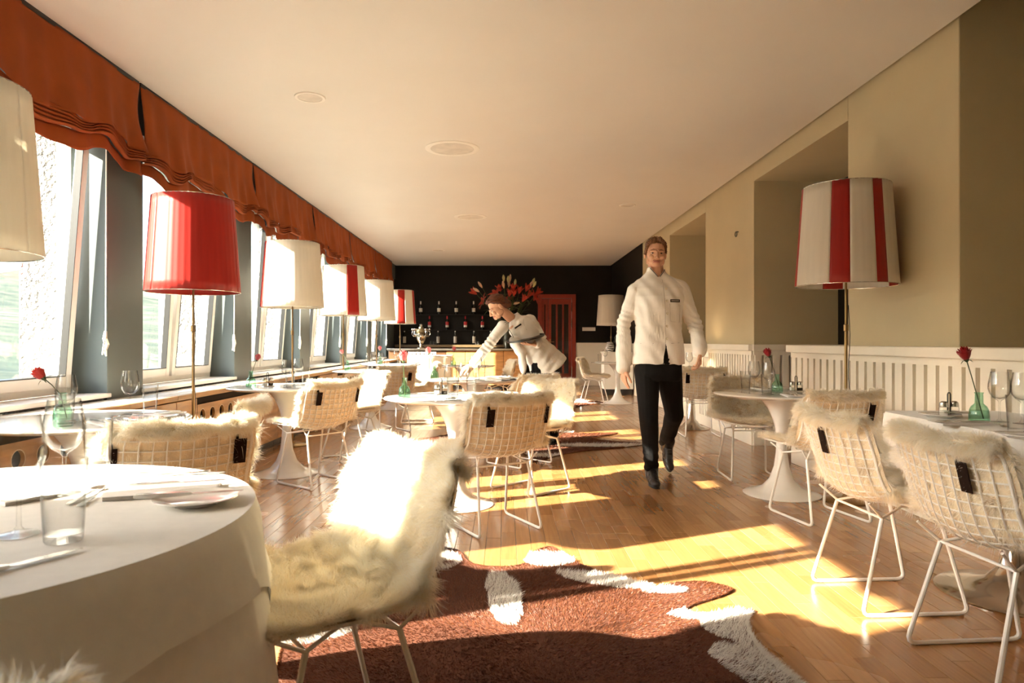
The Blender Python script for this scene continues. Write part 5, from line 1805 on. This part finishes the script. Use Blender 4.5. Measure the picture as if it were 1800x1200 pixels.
def hand_parts(b, wrist, down, palm_n, thumb_side, curl=.35, sc=1.0, spread=1.0):
    """wrist position, pointing direction, palm normal (fingers curl towards it), thumb side direction"""
    W = Vector(wrist); d = Vector(down).normalized(); n = Vector(palm_n); n = (n - d * n.dot(d)).normalized()
    t = d.cross(n).normalized()
    if t.dot(Vector(thumb_side)) < 0: t = -t
    k = sc
    cap_mesh(b, W - d * .05 * k, .026 * k, W + d * .005 * k, .022 * k, 12)
    lens = [.072, .080, .074, .058]
    for i in range(4):
        off = (1.5 - i) * .0208 * k * spread
        base = W + d * .012 * k + t * off * .75
        kn = W + d * (.088 - .004 * abs(i - 1)) * k + t * off
        cap_mesh(b, base, .0135 * k, kn, .0112 * k, 10)
        p = kn; L_ = lens[i] * k
        cur = d.copy(); ang = 0
        r = .0092 * k
        for j, fr in enumerate((.45, .31, .24)):
            ang += curl * (1.0 if j == 0 else .85) * (1 + .12 * i)
            cur = (d * math.cos(ang) + n * math.sin(ang) + t * (1.5 - i) * .035).normalized()
            q = p + cur * L_ * fr
            cap_mesh(b, p, r, q, r * .90, 10)
            p = q; r *= .90
    base = W + d * .022 * k + t * .022 * k
    m1 = base + (d * .70 + t * .62 + n * .25).normalized() * .045 * k
    m2 = m1 + (d * .90 + t * .22 + n * .35).normalized() * .034 * k
    m3 = m2 + (d * .95 + t * .0 + n * .45).normalized() * .026 * k
    cap_mesh(b, base, .014 * k, m1, .0115 * k, 10); cap_mesh(b, m1, .0108 * k, m2, .0098 * k, 10); cap_mesh(b, m2, .0098 * k, m3, .0082 * k, 10)

def shoe(parent, loc, rot, laces=True):
    b = MB()
    loft(b, [((0, .085, .055), .012, .02), ((0, .075, .05), .033, .045), ((0, .03, .05), .036, .048), ((0, -.04, .042), .038, .040), ((0, -.10, .032), .044, .031), ((0, -.15, .028), .040, .026), ((0, -.178, .024), .022, .018), ((0, -.184, .022), .008, .01)], 24) if False else None
    for (y, z, r) in ((.065, .05, .036), (.02, .052, .037), (-.03, .045, .037), (-.08, .036, .035), (-.125, .031, .032)):
        ell_mesh(b, (0, y, z), (r * 1.12, .05, max(.028, z * .98)))
    cap_mesh(b, (0, .038, .06), .050, (0, .045, .15), .054); cap_mesh(b, (0, .02, .09), .042, (0, -.05, .055), .036)
    def cut_low(p): return 0
    root = bpy.data.objects.new('shoe', None)
    o = blob(b, 'shoe', M_SHOE, parent, .005, 3, .6)
    bpy.data.objects.remove(root)
    o.location = loc; o.rotation_euler = rot
    s = MB()
    n = 26
    out = []
    for j in range(n):
        a = 2 * math.pi * j / n
        w = .041 if math.sin(a) < 0 else .036
        out.append((w * math.cos(a) * (1.0), -.045 + (.125) * math.sin(a)))
    s.prism(out, .0, .014)
    s.build('sole', M_BLACKM, o, bevel=.003)
    if laces:
        l = MB()
        for k in range(3):
            y = -.022 - k * .02; z = .122 - k * .013
            l.tube([(-.022, y, z - .004), (0, y - .004, z + .004), (.022, y, z - .004)], .0028, 5)
        l.tube([(0, -.02, .095), (-.035, -.04, .085), (-.045, -.055, .06)], .002, 5); l.tube([(0, -.02, .095), (.03, -.045, .082), (.034, -.06, .06)], .002, 5)
        l.build('laces', M_BLACKM, o)
    return o

def front_hit(tree, x, z, y0=-1.5):
    h = tree.ray_cast(Vector((x, y0, z)), Vector((0, 1, 0)))
    return h[0]
def on_front(tree, pts, off=.002):
    out = []
    for (x, z) in pts:
        h = front_hit(tree, x, z)
        if h is not None: out.append((h.x, h.y - off, h.z))
    return out
def tree_of(o):
    me = o.data
    return BVHTree.FromPolygons([v.co.copy() for v in me.vertices], [tuple(p.vertices) for p in me.polygons])
I3 = Matrix.Identity(3)

# ---------------------------------------------------------------- man walking towards the camera
MX, MY = 1.17, 5.25
man = thing('person', 'person in white mandarin-collar jacket and black trousers walking towards us down the aisle', 'person', (MX, MY, 0))
HC = (-.012, -.012, 1.784)
HR = Matrix.Rotation(math.radians(3), 3, 'Y') @ Matrix.Rotation(math.radians(-4), 3, 'Z')
b = MB()
head_parts(b, HC, HR)
cap_mesh(b, (-.008, .028, 1.74), .056, (.008, .035, 1.56), .062)
loft(b, [((.01, .03, 1.62), .05, .05), ((.012, .03, 1.56), .14, .075), ((.014, .02, 1.48), .17, .095), ((.015, .015, 1.30), .155, .10), ((.016, .015, 1.10), .145, .10), ((.016, .015, .92), .15, .105), ((.016, .015, .86), .12, .09)])
RS, RE, RW = (-.160, .02, 1.480), (-.243, .06, 1.231), (-.247, .05, .905)
LS, LE, LW = (.188, .02, 1.480), (.300, .03, 1.225), (.285, -.17, 1.035)
cap_mesh(b, RS, .052, RE, .042); cap_mesh(b, RE, .041, RW, .027)
cap_mesh(b, LS, .052, LE, .042); cap_mesh(b, LE, .041, LW, .027)
hand_parts(b, (-.246, .048, .895), (.02, .02, -1), (.95, .25, 0), (.1, -1, 0), .24, 1.0, 1.05)
hand_parts(b, (.283, -.178, 1.022), (-.02, -.10, -1), (-.95, .25, 0), (.0, -1, 0), .52, 1.0, 1.05)
RH, RK, RA = (-.072, .02, .90), (-.076, -.07, .515), (-.030, .045, .11)
LH, LK, LA = (.100, .03, .90), (.178, .18, .520), (.205, .575, .235)
for (a, k, e) in ((RH, RK, RA), (LH, LK, LA)):
    cap_mesh(b, a, .080, k, .054); cap_mesh(b, k, .053, e, .036)
cap_mesh(b, RA, .030, (-.03, -.05, .035), .022); cap_mesh(b, LA, .030, (.208, .54, .13), .022)
def lipsel(C, R):
    Ri = R.transposed()
    def f(c):
        q = Ri @ (Vector(c) - Vector(C))
        return 1 if (abs(q.x) < .027 and -.0915 < q.z < -.0735 and q.y < -.078) else 0
    return f
body = blob(b, 'body', [M_SKIN, M_LIP], man, .0033, 2, .40, assign=lipsel(HC, HR))
head_extras(HC, HR, man, M_HAIRM, [('e', (0, .026, .047), (.080, .094, .079)), ('e', (0, .07, .0), (.066, .05, .075)), ('c', (-.066, -.035, .045), .016, (-.078, .0, -.015), .012), ('c', (.066, -.035, .045), .014, (.078, .005, .0), .010),
    ('c', (-.02, -.055, .094), .020, (-.064, -.045, .060), .015), ('c', (.02, -.055, .096), .018, (.060, -.045, .064), .014), ('e', (0, .105, -.02), (.03, .03, .035))])
# jacket
b = MB()
loft(b, [((.020, .01, .925), .200, .135), ((.018, .01, .98), .196, .135), ((.016, .012, 1.10), .182, .130), ((.012, .015, 1.22), .176, .128), ((.010, .015, 1.34), .182, .132), ((.012, .018, 1.44), .200, .128), ((.013, .022, 1.505), .205, .108), ((.013, .026, 1.545), .178, .092), ((.012, .028, 1.585), .128, .080), ((.008, .03, 1.612), .094, .074), ((.004, .032, 1.635), .076, .068), ((.0, .032, 1.668), .070, .064)], 48)
for (s_, e_, w_, r0, r1, r2) in ((RS, RE, RW, .068, .056, .060), (LS, LE, LW, .068, .058, .050)):
    cap_mesh(b, s_, r0, e_, r1); cap_mesh(b, e_, r1, w_, r2)
for s_ in (-1, 1): cap_mesh(b, (.012 + s_ * .06, .028, 1.575), .055, (.014 + s_ * .165, .02, 1.50), .062)
def folds(p):
    x, y, z = p
    v = .010 * mnoise.noise((x * 7, y * 7, z * 3.2 + 4)) + .006 * mnoise.noise((x * 15 + z * 6, y * 15, z * 8)) + .003 * math.sin(x * 55 + z * 38 + 4 * mnoise.noise((x * 5, y * 5, z * 5)))
    for (ex, ey, ez) in (RE, LE):
        dd = math.sqrt((x - ex) ** 2 + (y - ey) ** 2 + (z - ez) ** 2)
        v += .006 * math.exp(-(dd / .10) ** 2) * math.sin(z * 150 + x * 60 + 3 * mnoise.noise((x * 9, y * 9, z * 9)))
    return v
def jcut(c):
    # open collar, open cuffs, split hem
    if c.z > 1.660 and math.hypot(c.x - .003, c.y - .03) < .068: return True
    if c.y < .03 and c.z > 1.590 and abs(c.x - .006) < (c.z - 1.590) * .75: return True
    if c.y < -.05 and c.z < 1.085 and abs(c.x - .045) < (1.085 - c.z) * .17: return True
    return c.z < .918 and abs(c.x) < .2
jacket = blob(b, 'jacket', M_JACKET, man, .0045, 4, .6, folds, jcut)
tr = tree_of(jacket)
pl = on_front(tr, [(.030 + .012 * k / 20, 1.57 - k * (1.57 - 1.085) / 20) for k in range(21)], .001)
MB().tube(pl, .0016, 5).build('front_seam', mat('seam_grey', (.42, .39, .34), .8), jacket)
for k in range(5):
    p = on_front(tr, [(.052, 1.50 - k * .095)], .003)
    if p:
        o = MB().lathe([(0, -.002), (.009, -.002), (.010, 0), (.009, .003), (.004, .002), (0, .0015)], 14).build('button', mat('pearl_button', (.62, .56, .44), .3), jacket)
        o.location = p[0]; o.rotation_euler = (math.pi / 2, 0, 0)
# collar piping
for s in (-1, 1):
    pp = []
    for k in range(9):
        z = 1.594 + .066 * k / 8
        x = .006 + s * (.005 + (z - 1.590) * .80)
        pp += on_front(tr, [(x, z)], .002)
    if len(pp) > 2: MB().tube(pp, .0024, 5).build('collar_piping', M_BLACKM, jacket)
def patch_line(pts, nm, m, r):
    q = on_front(tr, pts, .001)
    if len(q) > 1: MB().tube(q, r, 5).build(nm, m, jacket)
M_SEAM = mat('seam_grey', (.42, .39, .34), .8)
patch_line([(.075, 1.385), (.08, 1.25), (.155, 1.245), (.158, 1.38)], 'pocket_seam', M_SEAM, .0013)
patch_line([(.085, 1.085), (.15, 1.09)], 'pocket_seam', M_SEAM, .0016)
patch_line([(-.14, 1.085), (-.05, 1.085)], 'pocket_seam', M_SEAM, .0013)
q = on_front(tr, [(.075, 1.405), (.155, 1.408)], .010)
if len(q) == 2:
    a_, c_ = Vector(q[0]), Vector(q[1])
    nb = MB(); nb.box(-.042, .042, -.003, .001, -.011, .011)
    o = nb.build('name_badge', M_BLACKM, jacket, bevel=.001); o.location = (a_ + c_) / 2; o.rotation_euler = (0, 0, math.atan2(c_.y - a_.y, c_.x - a_.x))
    nb = MB()
    for k in range(7): nb.box(-.034 + k * .010, -.034 + k * .010 + .006, -.0038, -.0028, -.003, .004)
    nb.build('badge_lettering', M_LABW, o)
# trousers
b = MB()
loft(b, [((.018, .012, 1.12), .150, .10), ((.018, .012, 1.0), .165, .112), ((.016, .012, .92), .175, .122), ((.016, .014, .85), .178, .122), ((.016, .02, .80), .165, .112)])
cap_mesh(b, (RH[0], RH[1], .88), .100, RK, .072); cap_mesh(b, RK, .071, (-.033, .04, .135), .056)
cap_mesh(b, (LH[0], LH[1], .88), .100, LK, .074); cap_mesh(b, LK, .073, (.205, .56, .25), .058)
def tfold(p):
    x, y, z = p
    v = .005 * mnoise.noise((x * 9, y * 9, z * 5))
    if z < .34: v += .007 * math.sin(z * 95 + x * 30 + 2 * mnoise.noise((x * 12, y * 12, z * 8))) * (1 - z / .36)
    return v
blob(b, 'trousers', M_TROUSER, man, .005, 4, .6, tfold)
shoe(man, (-.030, .005, .0), (0, 0, math.radians(-2)))
shoe(man, (.210, .585, .125), (math.radians(46), 0, math.radians(3)))

# ---------------------------------------------------------------- waitress bending over the table
WX, WY = 0.0, 7.10
wom = thing('person', 'person with pinned-up hair in white jacket bending over a table, black tray in hand', 'person', (WX, WY, 0))
def wp(px, py, d): return Vector(at(px, py, d)) - Vector((WX, WY, 0))
HC2 = wp(873, 539, 6.98)
fdir = Vector((-.86, -.32, -.50)).normalized()            # where the face looks
up = Vector((-.42, .05, .90)); up = (up - fdir * up.dot(fdir)).normalized()
xx_ = fdir.cross(up) * -1.0
HR2 = Matrix((xx_, -fdir, up)).transposed()
if HR2.determinant() < 0:
    HR2 = Matrix((-xx_, -fdir, up)).transposed()
SR, ER, WR_ = wp(884, 574, 6.95), wp(859, 605, 6.85), wp(830, 640, 6.80)
SL, EL, WL = wp(932, 562, 7.15), wp(951, 592, 7.12), wp(940, 604, 6.94)
PEL = Vector((.415, .02, .90))
CHE = wp(912, 570, 7.06)
b = MB()
head_parts(b, HC2, HR2, True)
neckb = wp(897, 558, 7.03)
cap_mesh(b, HC2 + HR2 @ Vector((0, .03, -.05)), .046, neckb, .052)
spine = (CHE - PEL).normalized()
qs = spine.to_track_quat('Z', 'X').to_matrix()
def ring(t_, rx, ry, shift=0.0):
    c = PEL.lerp(CHE, t_)
    # x axis of the ring follows the shoulder line
    xa = (SL - SR); xa = (xa - spine * xa.dot(spine)).normalized(); ya = spine.cross(xa)
    return (tuple(c + ya * shift), rx, ry, Matrix((xa, ya, spine)).transposed())
loft(b, [ring(-.05, .12, .09), ring(.15, .14, .10), ring(.45, .125, .09), ring(.8, .135, .095), ring(1.05, .12, .08), ring(1.15, .06, .05)])
cap_mesh(b, SR, .045, ER, .036); cap_mesh(b, ER, .036, WR_, .024)
cap_mesh(b, SL, .045, EL, .036); cap_mesh(b, EL, .036, WL, .024)
hd = (wp(806, 653, 6.78) - WR_).normalized()
hand_parts(b, WR_ + hd * .012, hd, (.15, .35, -1), (0, -1, -.3), .30, .95)
hand_parts(b, WL + Vector((-.01, -.012, -.006)), (-.75, -.55, .02), (0, .1, 1), (-.5, .9, 0), .12, .92, 1.1)
WRH, WRK, WRA = Vector((.36, -.05, .88)), Vector((.37, -.06, .47)), Vector((.42, .12, .09))
WLH, WLK, WLA = Vector((.465, .05, .88)), Vector((.475, .06, .47)), Vector((.525, .24, .09))
for (a, k, e) in ((WRH, WRK, WRA), (WLH, WLK, WLA)):
    cap_mesh(b, a, .08, k, .052); cap_mesh(b, k, .051, e, .034); cap_mesh(b, e, .028, e + Vector((-.04, -.07, -.045)), .020)
blob(b, 'body', [M_SKIN, M_LIP], wom, .0036, 2, .42, assign=lipsel(HC2, HR2))
head_extras(HC2, HR2, wom, M_HAIRW, [('e', (0, .028, .046), (.078, .094, .080)), ('e', (0, .075, .01), (.066, .05, .075)), ('c', (-.06, -.03, .06), .018, (-.070, .03, .015), .016), ('c', (.06, -.03, .06), .018, (.070, .03, .015), .016), ('c', (0, -.055, .088), .022, (0, .02, .12), .02), ('c', (-.066, .03, .02), .020, (-.045, .09, -.04), .030), ('c', (.066, .03, .02), .020, (.045, .09, -.04), .030),
    ('e', (0, .122, -.025), (.044, .036, .044)), ('c', (-.055, -.045, .072), .014, (-.03, -.062, .085), .014), ('c', (.055, -.045, .072), .014, (.03, -.062, .085), .014)], True)
# jacket
b = MB()
hemL = wp(968, 632, 7.1); hemM = wp(945, 646, 7.05)
loft(b, [ring(-.24, .205, .185, -.01), ring(-.10, .195, .17), ring(.1, .172, .142), ring(.3, .150, .12), ring(.55, .148, .118), ring(.8, .150, .112), ring(1.0, .140, .098), ring(1.1, .10, .078), ring(1.18, .066, .060), ring(1.24, .060, .056)], 40)
cap_mesh(b, SR, .064, ER, .050); cap_mesh(b, ER, .050, WR_ - hd * .02, .048)
cap_mesh(b, SL, .064, EL, .054); cap_mesh(b, EL, .054, WL + Vector((.03, .03, 0)), .044)
cap_mesh(b, wp(916, 618, 6.98), .050, wp(919, 650, 6.97), .035)          # loose front flap hanging down
cap_mesh(b, wp(905, 600, 6.98), .06, wp(916, 622, 6.98), .05)
def folds2(p):
    x, y, z = p
    v = .010 * mnoise.noise((x * 7 + 3, y * 7, z * 5)) + .006 * mnoise.noise((x * 16, y * 16, z * 11)) + .003 * math.sin(x * 60 - z * 45 + 4 * mnoise.noise((x * 5, y * 5, z * 5)))
    for e_ in (ER, EL):
        dd = math.sqrt((x - e_.x) ** 2 + (y - e_.y) ** 2 + (z - e_.z) ** 2)
        v += .006 * math.exp(-(dd / .10) ** 2) * math.sin(z * 120 + x * 90 + 3 * mnoise.noise((x * 9, y * 9, z * 9)))
    return v
def jcut2(c):
    if c.z < .775 and c.x > .25: return True
    q = (c - neckb)
    if q.dot(spine) > -.03 and q.length < .062: return True
    return False
jk2 = blob(b, 'jacket', M_JACKET, wom, .0045, 4, .6, folds2, jcut2)
tr2 = tree_of(jk2)
def of2(pts, off=.002):
    out = []
    for (px, py) in pts:
        o_ = Vector((0, -7.10, 1.10)); dr_ = Vector(((px - 887) / 1200, 1, (600 - py) / 1200)).normalized()
        h = tr2.ray_cast(o_, dr_)
        if h[0] is not None: out.append(tuple(h[0] - dr_ * off))
    return out
q = of2([(889, 570), (894, 578), (899, 586), (903, 593)])
if len(q) > 1: MB().tube(q, .0028, 5).build('front_piping', M_BLACKM, jk2)
q = of2([(905, 577), (916, 569.5)], .002)
if len(q) == 2: MB().tube(q, .009, 6).build('name_badge', M_BLACKM, jk2)
q = of2([(887, 566), (892, 569), (895, 563), (896, 553)])
if len(q) > 1: MB().tube(q, .003, 5).build('collar_piping', M_BLACKM, jk2)
q = of2([(920, 560), (921, 570), (926, 580)], .001)
if len(q) > 1: MB().tube(q, .0018, 5).build('armhole_seam', M_SEAM, jk2)
# trousers
b = MB()
loft(b, [((.40, .01, .97), .09, .08), ((.41, .005, .92), .125, .10), ((.412, .003, .86), .150, .115), ((.412, .003, .78), .150, .11)])
cap_mesh(b, WRH, .092, WRK, .066); cap_mesh(b, WRK, .065, WRA, .052)
cap_mesh(b, WLH, .092, WLK, .068); cap_mesh(b, WLK, .067, WLA, .055)
blob(b, 'trousers', M_TROUSER, wom, .005, 4, .6, lambda p: .005 * mnoise.noise((p[0] * 9, p[1] * 9, p[2] * 5)))
for A_ in (WRA, WLA):
    shoe(wom, (A_.x - .02, A_.y - .04, 0), (0, 0, math.radians(-38)), False)
# tray
ta, tb = wp(892, 603, 6.90), wp(955.5, 590.5, 7.02)
tc_ = (ta + tb) / 2 + Vector((0, -.02, .004))
ra = (tb - ta).length / 2
tray = thing('serving_tray', 'round black serving tray balanced on the waitress hand', 'tray', tuple(tc_ + Vector((WX, WY, 0))))
o = MB().lathe([(0, .0), (ra - .012, .0), (ra - .004, .003), (ra, .016), (ra - .003, .017), (ra - .007, .007), (ra - .014, .005), (0, .005)], 56).build('tray_dish', M_BLACKM, tray)
rim = MB().tube([(ra * math.cos(q), ra * math.sin(q), .0165) for q in np.linspace(0, 2 * math.pi, 57)[:-1]], .0025, 6, closed=True).build('tray_rim', M_BLACKM, tray)
tray.rotation_euler = (math.radians(6.5), -math.atan2((tb - ta).z, (tb - ta).x), 0)
bpy.context.view_layer.update()
